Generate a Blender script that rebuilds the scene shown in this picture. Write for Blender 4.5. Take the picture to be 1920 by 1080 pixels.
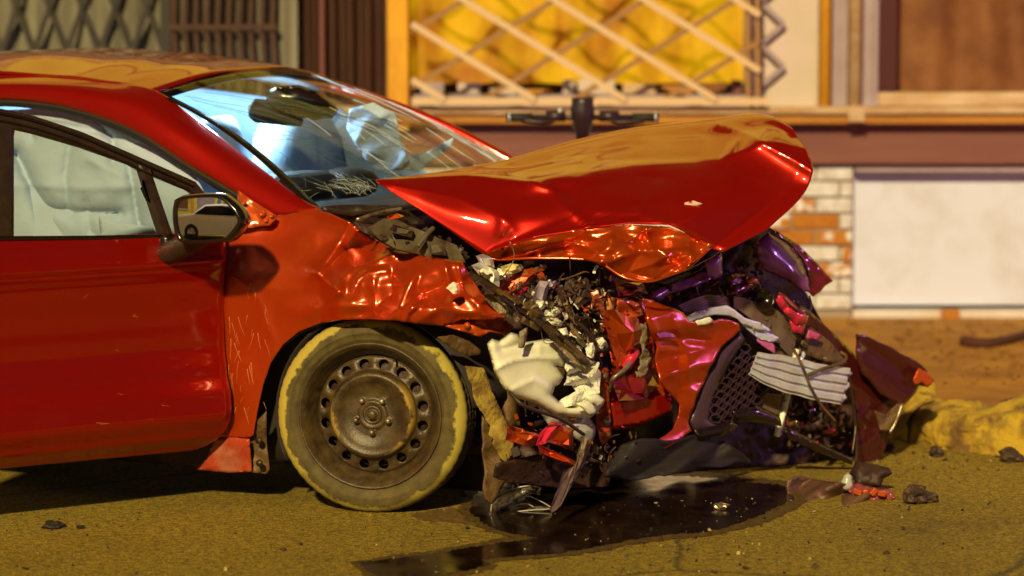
import bpy, bmesh, math, random
from mathutils import Vector, Matrix, noise
from mathutils.geometry import delaunay_2d_cdt

for o in list(bpy.data.objects):
    bpy.data.objects.remove(o, do_unlink=True)
S = bpy.context.scene
COL = S.collection
R = math.radians
random.seed(7)

# ------------------------------------------------------------------ camera
CAM = Vector((0.0, -9.0, 1.608))
FPX = 5328.0                       # focal length in photo pixels (1920 wide)
PITCH = math.atan(520.0 / FPX)
cam = bpy.data.cameras.new('camera')
camo = bpy.data.objects.new('camera', cam)
COL.objects.link(camo)
camo.location = CAM
camo.rotation_euler = (R(90) - PITCH, 0, 0)
cam.sensor_width = 36.0
cam.lens = 36.0 * FPX / 1920.0
cam.clip_end = 600
cam.dof.use_dof = True
cam.dof.focus_distance = 9.0
cam.dof.aperture_fstop = 1.7
S.camera = camo

# ------------------------------------------------------------------ sky, sun, exposure
SUN_AZ, SUN_EL = R(12), R(30)      # lamp light comes from behind the camera, from the left
W = bpy.data.worlds.new('World'); S.world = W; W.use_nodes = True
wn = W.node_tree.nodes; wl = W.node_tree.links
sky = wn.new('ShaderNodeTexSky'); sky.sky_type = 'NISHITA'; sky.sun_disc = False
sky.sun_elevation = SUN_EL
sky.sun_rotation = R(180) + SUN_AZ
wn['Background'].inputs['Strength'].default_value = 0.006
wl.new(sky.outputs[0], wn['Background'].inputs['Color'])
sun = bpy.data.lights.new('sun', 'SUN'); sun.energy = 4.8; sun.angle = R(2.2)
sun.color = (1.0, 0.77, 0.36)
suno = bpy.data.objects.new('sun', sun); COL.objects.link(suno)
sdir = Vector((math.sin(SUN_AZ) * math.cos(SUN_EL), math.cos(SUN_AZ) * math.cos(SUN_EL), -math.sin(SUN_EL)))
suno.rotation_euler = sdir.to_track_quat('-Z', 'Y').to_euler()
suno.location = (-6, -12, 9)
S.view_settings.view_transform = 'Standard'
S.view_settings.look = 'None'
S.view_settings.exposure = 0.0
S.view_settings.gamma = 1.0
S.render.engine = 'CYCLES'
S.cycles.use_denoising = True
S.cycles.max_bounces = 8
S.cycles.transparent_max_bounces = 12
S.cycles.sample_clamp_indirect = 6.0

# ------------------------------------------------------------------ geometry of the view -> world points
_f = Vector((0, math.cos(PITCH), -math.sin(PITCH)))
_u = Vector((0, math.sin(PITCH), math.cos(PITCH)))
_r = Vector((1, 0, 0))
def ray(px, py):
    return _f + _r * ((px - 960) / FPX) + _u * ((540 - py) / FPX)
def hit(px, py, p0, n):
    d = ray(px, py)
    return CAM + d * ((p0 - CAM).dot(n) / d.dot(n))
def atY(px, py, Y): return hit(px, py, Vector((0, Y, 0)), Vector((0, 1, 0)))
def atZ(px, py, z): return hit(px, py, Vector((0, 0, z)), Vector((0, 0, 1)))

# car frame: u forward, v across (0 = near flank), w up
TH = R(25)
CO = Vector((-0.456, 0.0, 0.0))
FU = Vector((math.cos(TH), -math.sin(TH), 0))
FV = Vector((math.sin(TH), math.cos(TH), 0))
def car(u, v, w): return CO + FU * u + FV * v + Vector((0, 0, w))
def atV(px, py, v): return hit(px, py, CO + FV * v, FV)
# open door: hinge line and direction
AL = R(36)
HP = car(-0.538, 0.0, 0)
DT = Vector((-math.cos(AL), -math.sin(AL), 0))
DN = Vector((math.sin(AL), -math.cos(AL), 0))
def door(s, z, o=0.0): return HP + DT * s + DN * o + Vector((0, 0, z))
def atD(px, py, o=0.0): return hit(px, py, HP + DN * o, DN)

# ------------------------------------------------------------------ materials
MATS = {}
def M(name, c, r=0.5, m=0.0, coat=0.0, c2=None, ns=8.0, bump=0.0, bs=60.0, rv=0.0, lo=.35, hi=.65, cr=.05, trans=0, spec=.5, aniso=None):
    if name in MATS: return MATS[name]
    mt = bpy.data.materials.new(name); mt.use_nodes = True
    nt = mt.node_tree; N = nt.nodes; L = nt.links
    b = N['Principled BSDF']
    b.inputs['Base Color'].default_value = (*c, 1)
    b.inputs['Roughness'].default_value = r
    b.inputs['Metallic'].default_value = m
    b.inputs['Specular IOR Level'].default_value = spec
    b.inputs['Coat Weight'].default_value = coat
    b.inputs['Coat Roughness'].default_value = cr
    tc = N.new('ShaderNodeTexCoord')
    src = tc.outputs['Object']
    if aniso:
        mp = N.new('ShaderNodeMapping'); mp.inputs['Scale'].default_value = aniso
        L.new(src, mp.inputs[0]); src = mp.outputs[0]
    if c2 is not None or rv:
        nz = N.new('ShaderNodeTexNoise'); nz.inputs['Scale'].default_value = ns; nz.inputs['Detail'].default_value = 7
        nz.inputs['Roughness'].default_value = .62
        L.new(src, nz.inputs['Vector'])
        mr = N.new('ShaderNodeMapRange'); mr.inputs[1].default_value = lo; mr.inputs[2].default_value = hi
        L.new(nz.outputs[0], mr.inputs[0])
        if c2 is not None:
            mx = N.new('ShaderNodeMix'); mx.data_type = 'RGBA'
            mx.inputs[6].default_value = (*c, 1); mx.inputs[7].default_value = (*c2, 1)
            L.new(mr.outputs[0], mx.inputs[0]); L.new(mx.outputs[2], b.inputs['Base Color'])
        if rv:
            m2 = N.new('ShaderNodeMapRange'); m2.inputs[3].default_value = r; m2.inputs[4].default_value = min(1, r + rv)
            L.new(mr.outputs[0], m2.inputs[0]); L.new(m2.outputs[0], b.inputs['Roughness'])
    if bump:
        nb = N.new('ShaderNodeTexNoise'); nb.inputs['Scale'].default_value = bs; nb.inputs['Detail'].default_value = 5
        L.new(src, nb.inputs['Vector'])
        bp = N.new('ShaderNodeBump'); bp.inputs['Strength'].default_value = bump; bp.inputs['Distance'].default_value = .01
        L.new(nb.outputs[0], bp.inputs['Height']); L.new(bp.outputs[0], b.inputs['Normal'])
    if trans: b.inputs['Transmission Weight'].default_value = trans
    MATS[name] = mt
    return mt

def paint(name, c, r=.33, m=.55, scratch=.0, cr=.06, dirt=(.16, .07, .015), dirt_amt=0.0):
    mt = M(name, c, r, m, coat=1.0, cr=cr, spec=.12)
    N = mt.node_tree.nodes; L = mt.node_tree.links; b = N['Principled BSDF']
    b.inputs['Coat IOR'].default_value = 1.6
    tc = N.new('ShaderNodeTexCoord')
    # dust + fine scratches
    nz = N.new('ShaderNodeTexNoise'); nz.inputs['Scale'].default_value = 5; nz.inputs['Detail'].default_value = 9; nz.inputs['Roughness'].default_value = .7
    L.new(tc.outputs['Object'], nz.inputs['Vector'])
    mp = N.new('ShaderNodeMapping'); mp.inputs['Scale'].default_value = (9, 9, 90); mp.inputs['Rotation'].default_value = (0, R(35), 0)
    L.new(tc.outputs['Object'], mp.inputs[0])
    sc = N.new('ShaderNodeTexNoise'); sc.inputs['Scale'].default_value = 3; sc.inputs['Detail'].default_value = 4
    L.new(mp.outputs[0], sc.inputs['Vector'])
    r1 = N.new('ShaderNodeMapRange'); r1.inputs[1].default_value = .52; r1.inputs[2].default_value = .8; r1.inputs[4].default_value = dirt_amt
    L.new(nz.outputs[0], r1.inputs[0])
    r2 = N.new('ShaderNodeMapRange'); r2.inputs[1].default_value = .70; r2.inputs[2].default_value = .74; r2.inputs[4].default_value = scratch
    L.new(sc.outputs[0], r2.inputs[0])
    ad = N.new('ShaderNodeMath'); ad.operation = 'ADD'; ad.use_clamp = True
    L.new(r1.outputs[0], ad.inputs[0]); L.new(r2.outputs[0], ad.inputs[1])
    mx = N.new('ShaderNodeMix'); mx.data_type = 'RGBA'
    mx.inputs[6].default_value = (*c, 1); mx.inputs[7].default_value = (*dirt, 1)
    L.new(ad.outputs[0], mx.inputs[0]); L.new(mx.outputs[2], b.inputs['Base Color'])
    iv = N.new('ShaderNodeMath'); iv.operation = 'SUBTRACT'; iv.inputs[0].default_value = 1; L.new(ad.outputs[0], iv.inputs[1])
    L.new(iv.outputs[0], b.inputs['Coat Weight'])
    mm = N.new('ShaderNodeMath'); mm.operation = 'MULTIPLY'; mm.inputs[1].default_value = m; L.new(iv.outputs[0], mm.inputs[0])
    L.new(mm.outputs[0], b.inputs['Metallic'])
    return mt

def glass(name, tint=(.9, .97, .95), rough=.0, refl=1.0):
    mt = bpy.data.materials.new(name); mt.use_nodes = True
    nt = mt.node_tree; N = nt.nodes; L = nt.links
    out = N['Material Output']; N.remove(N['Principled BSDF'])
    t = N.new('ShaderNodeBsdfTransparent'); t.inputs[0].default_value = (*tint, 1)
    g = N.new('ShaderNodeBsdfGlossy'); g.inputs['Roughness'].default_value = rough
    f = N.new('ShaderNodeFresnel'); f.inputs[0].default_value = 1.5
    k = N.new('ShaderNodeMath'); k.operation = 'MULTIPLY'; k.inputs[1].default_value = refl; k.use_clamp = True
    L.new(f.outputs[0], k.inputs[0])
    mx = N.new('ShaderNodeMixShader')
    L.new(k.outputs[0], mx.inputs[0]); L.new(t.outputs[0], mx.inputs[1]); L.new(g.outputs[0], mx.inputs[2])
    L.new(mx.outputs[0], out.inputs[0])
    return mt

RED = (.345, .0060, .0007)
m_paint = paint('red_paint', RED, r=.36, m=.55, dirt=(.20, .05, .01), dirt_amt=.12)
m_fender = paint('scratched_lit_red_paint', (.52, .045, .0015), r=.32, m=.6, cr=.21, scratch=.5, dirt=(.42, .15, .02), dirt_amt=.30)  # the car's red pushed towards orange, standing in for warm lamplight
m_crush = paint('crumpled_lit_red_paint', (.56, .065, .0015), r=.28, m=.65, cr=.20, scratch=.45, dirt=(.6, .26, .05), dirt_amt=.22)  # same red, more orange still, to paint lamplight into the folds
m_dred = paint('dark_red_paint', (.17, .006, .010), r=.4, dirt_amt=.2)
m_orange = paint('orange_primer_metal', (.50, .07, .008), r=.42, m=.35, scratch=.4, dirt=(.25, .08, .02), dirt_amt=.6)
m_black = M('black_plastic', (.020, .010, .008), .45, c2=(.035, .02, .012), ns=20, bump=.15, bs=200)
m_gloss = M('black_gloss_trim', (.012, .006, .006), .18, coat=.5)
m_rubber = M('black_rubber', (.018, .012, .009), .75)
m_dark = M('dark_underbody', (.022, .008, .007), .6, c2=(.05, .018, .012), ns=14, bump=.5, bs=50)
m_grey = M('dusty_grey_plastic', (.085, .066, .036), .6, c2=(.13, .10, .055), ns=25, bump=.2, bs=150)
m_brown = M('muddy_brown_plastic', (.07, .035, .012), .6, c2=(.14, .08, .02), ns=18, bump=.4, bs=80)
m_mud = M('yellow_mud', (.38, .27, .045), .85, c2=(.13, .07, .012), ns=16, bump=.8, bs=70)
m_white = M('white_plastic', (.84, .85, .70), .34, c2=(.70, .70, .52), ns=9, bump=.08, bs=60, lo=.45, hi=.75)
m_torn = M('torn_white_plastic', (.82, .82, .70), .5, c2=(.20, .18, .11), ns=38, lo=.52, hi=.74, bump=.7, bs=90)
m_clear = M('milky_plastic', (.60, .58, .56), .2, trans=.35)
m_alu = M('bare_aluminium', (.68, .74, .92), .30, m=.35, c2=(.60, .58, .66), ns=10, bump=.1, bs=90)
m_steel = M('dull_steel', (.46, .40, .3), .4, m=.8, c2=(.16, .10, .06), ns=30)
m_lav = M('lavender_plastic', (.40, .33, .45), .4)
m_purple = M('violet_reflector_plastic', (.26, .05, .30), .22, coat=.6)
m_pinkred = M('translucent_red_lamp_plastic', (.55, .02, .06), .15, coat=.6)
m_wire = M('dark_wire', (.03, .014, .01), .5)
m_tan = M('tan_torn_fibre', (.36, .28, .18), .8, c2=(.16, .11, .06), ns=50, bump=.8, bs=120)
m_air = M('airbag_fabric', (.36, .46, .62), .85, bump=.25, bs=35)
m_inner = M('pale_grey_trim', (.55, .60, .62), .8)
m_seat = M('pale_seat_fabric', (.42, .48, .50), .85, c2=(.34, .40, .42), ns=12)
m_fin = M('radiator_fins', (.22, .15, .11), .5, m=.5, c2=(.30, .22, .16), ns=30)
m_screen = glass('windscreen_glass', (.84, .90, .88), refl=.7)
m_sideglass = glass('side_glass', (.80, .86, .80), refl=.9)
m_lens = glass('clear_lens', (.93, .9, .86), refl=2.2)
m_mirror = M('mirror_silver', (.92, .92, .92), .01, m=1.0)
m_crack = M('crack_glint', (.75, .85, .85), .2)
m_crackd = M('crack_shadow', (.05, .10, .11), .3)

# ------------------------------------------------------------------ object helpers
MW = {}                                           # world matrix of every root
def link(o):
    COL.objects.link(o); return o
def empty(name, loc, rz=0.0, label=None, cat=None, group=None):
    o = link(bpy.data.objects.new(name, None)); o.location = loc; o.rotation_euler = (0, 0, rz)
    o.empty_display_size = .1
    MW[o] = Matrix.Translation(Vector(loc)) @ Matrix.Rotation(rz, 4, 'Z')
    if label: o['label'] = label
    if cat: o['category'] = cat
    if group: o['group'] = group
    return o
def root_of(o):
    while o.parent: o = o.parent
    return o
def smooth(me, on=True):
    me.polygons.foreach_set('use_smooth', [on] * len(me.polygons))
def obj(name, verts, faces, mat, parent=None, sm=True, thick=0.0, label=None, cat=None, group=None, kind=None, bevel=0, toff=0.0, ang=None):
    """verts in WORLD space; parts share their root's local frame, loose things get their origin at the base"""
    vs = [Vector(v) for v in verts]
    me = bpy.data.meshes.new(name)
    if parent is not None:
        rt = root_of(parent)
        inv = MW[rt].inverted() if rt in MW else Matrix()
        loc = None
    else:
        c = sum(vs, Vector()) / max(1, len(vs))
        loc = Vector((c.x, c.y, min(v.z for v in vs)))
        inv = Matrix.Translation(-loc)
    me.from_pydata([tuple(inv @ v) for v in vs], [], faces)
    me.validate(); smooth(me, sm)
    for m in (mat if isinstance(mat, (list, tuple)) else [mat]): me.materials.append(m)
    o = link(bpy.data.objects.new(name, me))
    if parent is not None: o.parent = parent
    else:
        o.location = loc; MW[o] = Matrix.Translation(loc)
    if thick:
        md = o.modifiers.new('thickness', 'SOLIDIFY'); md.thickness = thick; md.offset = toff
    if bevel:
        md = o.modifiers.new('bevel', 'BEVEL'); md.width = bevel; md.segments = 2; md.limit_method = 'ANGLE'
    if label: o['label'] = label
    if cat: o['category'] = cat
    if group: o['group'] = group
    if kind: o['kind'] = kind
    return o

def box_g(c, sx, sy, sz, rot=None):
    """box geometry centred at c; rot = Matrix 3x3"""
    vs = []
    for i in (-.5, .5):
        for j in (-.5, .5):
            for k in (-.5, .5):
                p = Vector((i * sx, j * sy, k * sz))
                vs.append(Vector(c) + (rot @ p if rot else p))
    fs = [(0, 1, 3, 2), (4, 6, 7, 5), (0, 4, 5, 1), (2, 3, 7, 6), (0, 2, 6, 4), (1, 5, 7, 3)]
    return vs, fs
def quadbox(a, b, wid, dep, up=None, front=Vector((0, -1, 0))):
    """bar from a to b, width wid across the view, depth dep"""
    a = Vector(a); b = Vector(b); d = (b - a).normalized()
    s = d.cross(front).normalized() * wid * .5
    n = front.normalized() * dep * .5
    vs = [a - s - n, a + s - n, a + s + n, a - s + n, b - s - n, b + s - n, b + s + n, b - s + n]
    fs = [(0, 1, 2, 3), (7, 6, 5, 4), (0, 4, 5, 1), (1, 5, 6, 2), (2, 6, 7, 3), (3, 7, 4, 0)]
    return vs, fs
def join(parts):
    V = []; F = []
    for vs, fs in parts:
        k = len(V); V += list(vs); F += [tuple(i + k for i in f) for f in fs]
    return V, F
def spline(pts, n):
    """Catmull-Rom through points, n samples per span"""
    P = [Vector(p) for p in pts]
    if len(P) < 3:
        return [P[0].lerp(P[-1], i / n) for i in range(n + 1)]
    P = [P[0] * 2 - P[1]] + P + [P[-1] * 2 - P[-2]]
    out = []
    for i in range(1, len(P) - 2):
        p0, p1, p2, p3 = P[i - 1:i + 3]
        for k in range(n):
            t = k / n
            out.append(.5 * ((2 * p1) + (p2 - p0) * t + (2 * p0 - 5 * p1 + 4 * p2 - p3) * t * t + (3 * p1 - p0 - 3 * p2 + p3) * t ** 3))
    out.append(P[-2].copy())
    return out
def tube_g(pts, r, n=8, sub=5, cap=True):
    C = spline(pts, sub) if sub > 1 else [Vector(p) for p in pts]
    V = []; F = []
    up = Vector((0.31, .2, .93))
    for i, c in enumerate(C):
        d = (C[min(i + 1, len(C) - 1)] - C[max(i - 1, 0)])
        d = d.normalized() if d.length > 1e-9 else Vector((1, 0, 0))
        a = d.cross(up)
        if a.length < .05: a = d.cross(Vector((1, 0, 0)))
        a.normalize(); b = d.cross(a)
        rr = r[0] + (r[1] - r[0]) * i / max(1, len(C) - 1) if isinstance(r, tuple) else r
        for k in range(n):
            t = 2 * math.pi * k / n
            V.append(c + a * (rr * math.cos(t)) + b * (rr * math.sin(t)))
    for i in range(len(C) - 1):
        for k in range(n):
            F.append((i * n + k, i * n + (k + 1) % n, (i + 1) * n + (k + 1) % n, (i + 1) * n + k))
    if cap:
        F.append(tuple(range(n))[::-1]); F.append(tuple(range((len(C) - 1) * n, len(C) * n)))
    return V, F
def lathe_g(prof, c, ax, n=64, refd=Vector((0, 0, 1))):
    """profile [(along axis, radius)] turned round axis ax at c"""
    ax = ax.normalized()
    if abs(ax.dot(refd.normalized())) > .98: refd = Vector((1, 0, 0))
    a = (refd - ax * refd.dot(ax)).normalized(); b = ax.cross(a)
    V = []; F = []
    for (h, r) in prof:
        for k in range(n):
            t = 2 * math.pi * k / n
            V.append(c + ax * h + a * (r * math.cos(t)) + b * (r * math.sin(t)))
    for i in range(len(prof) - 1):
        for k in range(n):
            F.append((i * n + k, i * n + (k + 1) % n, (i + 1) * n + (k + 1) % n, (i + 1) * n + k))
    return V, F

def segd(x, y, x0, y0, x1, y1):
    dx, dy = x1 - x0, y1 - y0
    L = dx * dx + dy * dy
    t = 0 if L == 0 else max(0, min(1, ((x - x0) * dx + (y - y0) * dy) / L))
    return math.hypot(x - x0 - t * dx, y - y0 - t * dy)
def crease_fn(creases):
    """creases: [(pts in photo px, amplitude m, width px)]; sharp ridges with exponential flanks"""
    segs = []
    for pts, amp, wd in creases:
        segs.append(([(pts[i], pts[i + 1]) for i in range(len(pts) - 1)], amp, wd))
    def f(x, y):
        s = 0
        for sg, amp, wd in segs:
            d = min(segd(x, y, *a, *b) for a, b in sg)
            if d < wd * 5: s += amp * math.exp(-d / wd)
        return s
    return f
def ridged(x, y, sc, seed=0.0, oct=3):
    s = 0; a = 1; t = 0
    for o in range(oct):
        s += a * (1 - 2 * abs(noise.noise(Vector((x / sc, y / sc, seed + o * 7.3))))); t += a
        a *= .5; sc *= .5
    return s / t
def facet(x, y, sc, seed=0.0):
    """folded-sheet relief: distances between voronoi points give flat facets with sharp folds"""
    wx = x / sc + .55 * noise.noise(Vector((x / sc * .45, y / sc * .45, seed + 5.1))); wy = y / sc * 1.25 + .55 * noise.noise(Vector((x / sc * .45, y / sc * .45, seed + 9.7)))
    wx += wy * .37
    i, j = math.floor(wx), math.floor(wy); fx, fy = wx - i, wy - j
    def h(a, b):
        return noise.cell(Vector((a + .5, b + .5, math.floor(seed * 3) + .5))) * 1.4 - .2
    h00, h10, h01, h11 = h(i, j), h(i + 1, j), h(i, j + 1), h(i + 1, j + 1)
    if fx + fy < 1: return h00 + (h10 - h00) * fx + (h01 - h00) * fy
    return h11 + (h01 - h11) * (1 - fx) + (h10 - h11) * (1 - fy)

def sheet(name, outline, mat, parent=None, mode='Y', D=0.0, res=7, namp=0.0, nsc=60, famp=0.0, fsc=50, creases=(), bulge=0.0, bw=20, thick=.003, jag=0.0, seed=None, jstep=14, Dfn=None, Dadd=None, region=None, holes=(), sm=True, slope=(0, 0), extra=None, **kw):
    """a bent, torn or crumpled panel: outline in photo px (optionally with its own depth), put at its real distance"""
    rnd = random.Random(seed if seed is not None else hash(name) % 9973 if False else sum(map(ord, name)) + len(outline))
    sd = rnd.random() * 50
    O = [(p[0], p[1], p[2] if len(p) > 2 else D) for p in outline]
    # refine outline
    pts = []
    for i in range(len(O)):
        a, b = O[i], O[(i + 1) % len(O)]
        L = math.hypot(b[0] - a[0], b[1] - a[1]); n = max(1, int(L / res))
        ks = max(1, int(L / jstep)) if jag else 1
        kn = [(a[0], a[1])] + [(a[0] + (b[0] - a[0]) * q / ks + rnd.uniform(-1, 1) * jag * 1.6, a[1] + (b[1] - a[1]) * q / ks + rnd.uniform(-1, 1) * jag * 1.6) for q in range(1, ks)] + [(b[0], b[1])]
        for c, d in zip(kn, kn[1:]):
            n = max(1, int(math.hypot(d[0] - c[0], d[1] - c[1]) / res))
            for k in range(n): pts.append((c[0] + (d[0] - c[0]) * k / n, c[1] + (d[1] - c[1]) * k / n))
    nb = len(pts)
    edges = [(i, (i + 1) % nb) for i in range(nb)]
    hl = []
    for h in holes:
        k = len(pts); pts += [(p[0], p[1]) for p in h]
        edges += [(k + i, k + (i + 1) % len(h)) for i in range(len(h))]
        hl.append(h)
    x0 = min(p[0] for p in pts[:nb]); x1 = max(p[0] for p in pts[:nb]); y0 = min(p[1] for p in pts[:nb]); y1 = max(p[1] for p in pts[:nb])
    def inside(x, y, P):
        c = False; j = len(P) - 1
        for i in range(len(P)):
            if (P[i][1] > y) != (P[j][1] > y) and x < (P[j][0] - P[i][0]) * (y - P[i][1]) / (P[j][1] - P[i][1]) + P[i][0]: c = not c
            j = i
        return c
    base = pts[:nb]
    y = y0 + res * .5; row = 0
    while y < y1:
        x = x0 + res * (.5 if row % 2 else 0)
        while x < x1:
            xx = x + rnd.uniform(-.15, .15) * res; yy = y + rnd.uniform(-.15, .15) * res
            if inside(xx, yy, base) and not any(inside(xx, yy, h) for h in hl):
                if min(segd(xx, yy, *base[i], *base[(i + 1) % nb]) for i in range(0, nb)) > res * .45: pts.append((xx, yy))
            x += res
        y += res * .866; row += 1
    vc, ec, fc, *_ = delaunay_2d_cdt([Vector(p) for p in pts], edges, [], 0, 1e-4)
    fs = []
    for f in fc:
        cx = sum(vc[i].x for i in f) / len(f); cy = sum(vc[i].y for i in f) / len(f)
        if inside(cx, cy, base) and not any(inside(cx, cy, h) for h in hl): fs.append(tuple(f))
    cf = crease_fn(creases) if creases else None
    vs = []
    for p in vc:
        x, y = p.x, p.y
        sw = sv = 0
        for q in O:
            w = 1 / ((x - q[0]) ** 2 + (y - q[1]) ** 2 + 120) ** 1.5
            sw += w; sv += w * q[2]
        if Dfn: sv = Dfn(x, y); sw = 1
        if Dadd: sv += Dadd(x) * sw
        d = sv / sw + slope[0] * (x - O[0][0]) + slope[1] * (y - O[0][1])
        k = region(x, y) if region else 1.0
        if namp: d -= namp * k * ridged(x, y, nsc, sd)
        if famp: d -= famp * k * facet(x, y, fsc, sd)
        if cf: d -= cf(x, y)
        if bulge:
            e = min(segd(x, y, O[i][0], O[i][1], O[(i + 1) % len(O)][0], O[(i + 1) % len(O)][1]) for i in range(len(O)))
            d -= bulge * (1 - math.exp(-e / bw))
        if extra: d -= extra(x, y)
        vs.append(atV(x, y, d) if mode == 'v' else atD(x, y, -d) if mode == 'd' else atY(x, y, d))
    return obj(name, vs, fs, mat, parent, sm=sm, thick=thick, toff=-1.0 if False else 0.0, **kw)

def plate(name, outline, mat, parent, dep=.012, tilt=.02, rough=.006, jag=0.0, bevel=.0012, seed=0, **kw):
    """hard-edged broken piece: a faceted slab with real thickness; outline in photo px with its own depth Y"""
    rnd = random.Random(seed + int(outline[0][0] * 7 + outline[0][1]))
    P = []
    for i in range(len(outline)):
        a, b = outline[i], outline[(i + 1) % len(outline)]
        P.append(a)
        if jag and math.hypot(b[0] - a[0], b[1] - a[1]) > 12:
            P.append(((a[0] + b[0]) / 2 + rnd.uniform(-jag, jag) * 1.5, (a[1] + b[1]) / 2 + rnd.uniform(-jag, jag) * 1.5, (a[2] + b[2]) / 2))
    cx = sum(p[0] for p in P) / len(P); cy = sum(p[1] for p in P) / len(P); cd = sum(p[2] for p in P) / len(P)
    gx, gy = rnd.uniform(-1, 1) * tilt / 20, rnd.uniform(-1, 1) * tilt / 20
    n = len(P)
    def D(p): return p[2] + gx * (p[0] - cx) + gy * (p[1] - cy)
    fr = [(p[0], p[1], D(p) + rnd.uniform(-rough, rough)) for p in P]
    inn = [(cx + (p[0] - cx) * .55 + rnd.uniform(-2, 2), cy + (p[1] - cy) * .55 + rnd.uniform(-2, 2), cd + gx * (p[0] - cx) * .55 + gy * (p[1] - cy) * .55 - rough * 1.2 + rnd.uniform(-rough, rough)) for p in P]
    V = [atY(*p) for p in fr] + [atY(*p) for p in inn] + [atY(p[0], p[1], p[2] + dep) for p in fr]
    F = [(i, (i + 1) % n, n + (i + 1) % n, n + i) for i in range(n)] + [tuple(range(n, 2 * n))] + [(2 * n + i, 2 * n + (i + 1) % n, (i + 1) % n, i) for i in range(n)] + [tuple(range(2 * n, 3 * n))[::-1]]
    return obj(name, V, F, mat, parent, sm=False, bevel=bevel, **kw)

def patch_g(rows, nu, nv, lin_last=False):
    """smooth surface through a net of control points (world)"""
    A = [spline(r, nu) for r in rows]
    if lin_last:
        r = [Vector(p) for p in rows[-1]]
        A[-1] = [r[i].lerp(r[i + 1], k / nu) for i in range(len(r) - 1) for k in range(nu)] + [r[-1]]
    V = []
    cols = len(A[0]); T = []
    for j in range(cols): T.append(spline([a[j] for a in A], nv))
    nr = len(T[0])
    for i in range(nr):
        for j in range(cols): V.append(T[j][i])
    F = [(i * cols + j, i * cols + j + 1, (i + 1) * cols + j + 1, (i + 1) * cols + j) for i in range(nr - 1) for j in range(cols - 1)]
    return V, F
def project(p):
    q = Vector(p) - CAM
    z = q.dot(_f)
    return 960 + q.dot(_r) / z * FPX, 540 - q.dot(_u) / z * FPX
# ================================================================== THE SETTING
FY = 4.8                                           # facade plane
def B(px, py, dy=0.0): return atY(px, py, FY - dy)
def rect_box(x0, y0, x1, y1, dy0, dy1):
    """box whose front face covers a photo rectangle on the facade, from dy0 (back) to dy1 (front) before the facade plane"""
    a = B(x0, y0); b = B(x1, y1)
    c = ((a.x + b.x) / 2, FY - (dy0 + dy1) / 2, (a.z + b.z) / 2)
    return box_g(c, abs(b.x - a.x), abs(dy1 - dy0), abs(a.z - b.z))
def zof(py): return B(960, py).z
def xof(px): return B(px, 300).x

# ---- asphalt
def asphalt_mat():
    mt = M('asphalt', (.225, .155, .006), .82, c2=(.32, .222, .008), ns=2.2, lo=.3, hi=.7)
    N = mt.node_tree.nodes; L = mt.node_tree.links; b = N['Principled BSDF']
    tc = N.new('ShaderNodeTexCoord')
    def nz(sc, det=4, rg=.6):
        n = N.new('ShaderNodeTexNoise'); n.inputs['Scale'].default_value = sc; n.inputs['Detail'].default_value = det; n.inputs['Roughness'].default_value = rg
        L.new(tc.outputs['Object'], n.inputs['Vector']); return n.outputs[0]
    def rng(s, a, b_, c=0, d=1):
        m = N.new('ShaderNodeMapRange'); m.inputs[1].default_value = a; m.inputs[2].default_value = b_; m.inputs[3].default_value = c; m.inputs[4].default_value = d
        L.new(s, m.inputs[0]); return m.outputs[0]
    col = b.inputs['Base Color'].links[0].from_socket
    vg = N.new('ShaderNodeTexVoronoi'); vg.inputs['Scale'].default_value = 165; L.new(tc.outputs['Object'], vg.inputs['Vector'])
    sepc = N.new('ShaderNodeSeparateColor'); L.new(vg.outputs['Color'], sepc.inputs[0])
    gap = rng(vg.outputs['Distance'], .25, .75, 1.0, .35)
    gm_ = N.new('ShaderNodeMath'); gm_.operation = 'MULTIPLY'; L.new(sepc.outputs[0], gm_.inputs[0]); L.new(gap, gm_.inputs[1])
    av = N.new('ShaderNodeMath'); av.operation = 'ADD'; L.new(gm_.outputs[0], av.inputs[0]); L.new(rng(nz(38, 4, .7), .35, .68, -.25, .35), av.inputs[1])
    speck = av.outputs[0]
    v = N.new('ShaderNodeTexVoronoi'); v.feature = 'DISTANCE_TO_EDGE'; v.inputs['Scale'].default_value = .42
    w = N.new('ShaderNodeMix'); w.data_type = 'VECTOR'; w.inputs[0].default_value = .12
    nv = N.new('ShaderNodeTexNoise'); nv.inputs['Scale'].default_value = 3; nv.inputs['Detail'].default_value = 6
    L.new(tc.outputs['Object'], nv.inputs['Vector'])
    L.new(tc.outputs['Object'], w.inputs[4]); L.new(nv.outputs[1], w.inputs[5]); L.new(w.outputs[1], v.inputs['Vector'])
    crk = rng(v.outputs['Distance'], .0, .006, .35, 1)
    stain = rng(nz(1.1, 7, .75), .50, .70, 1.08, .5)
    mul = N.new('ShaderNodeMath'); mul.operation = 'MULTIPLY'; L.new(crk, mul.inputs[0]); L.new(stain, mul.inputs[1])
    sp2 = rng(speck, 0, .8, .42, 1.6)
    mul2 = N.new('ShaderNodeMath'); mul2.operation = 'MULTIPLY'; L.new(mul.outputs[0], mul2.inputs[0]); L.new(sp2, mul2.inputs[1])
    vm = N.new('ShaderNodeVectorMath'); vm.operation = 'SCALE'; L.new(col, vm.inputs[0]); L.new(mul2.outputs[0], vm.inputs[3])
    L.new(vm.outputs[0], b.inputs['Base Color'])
    bp = N.new('ShaderNodeBump'); bp.inputs['Strength'].default_value = 1.0; bp.inputs['Distance'].default_value = .012
    L.new(nz(85, 4, .7), bp.inputs['Height']); L.new(bp.outputs[0], b.inputs['Normal'])
    return mt
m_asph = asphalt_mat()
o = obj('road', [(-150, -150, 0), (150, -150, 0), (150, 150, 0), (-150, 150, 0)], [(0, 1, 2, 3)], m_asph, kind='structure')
o['label'] = 'yellowish worn asphalt road under the wrecked car'

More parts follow.
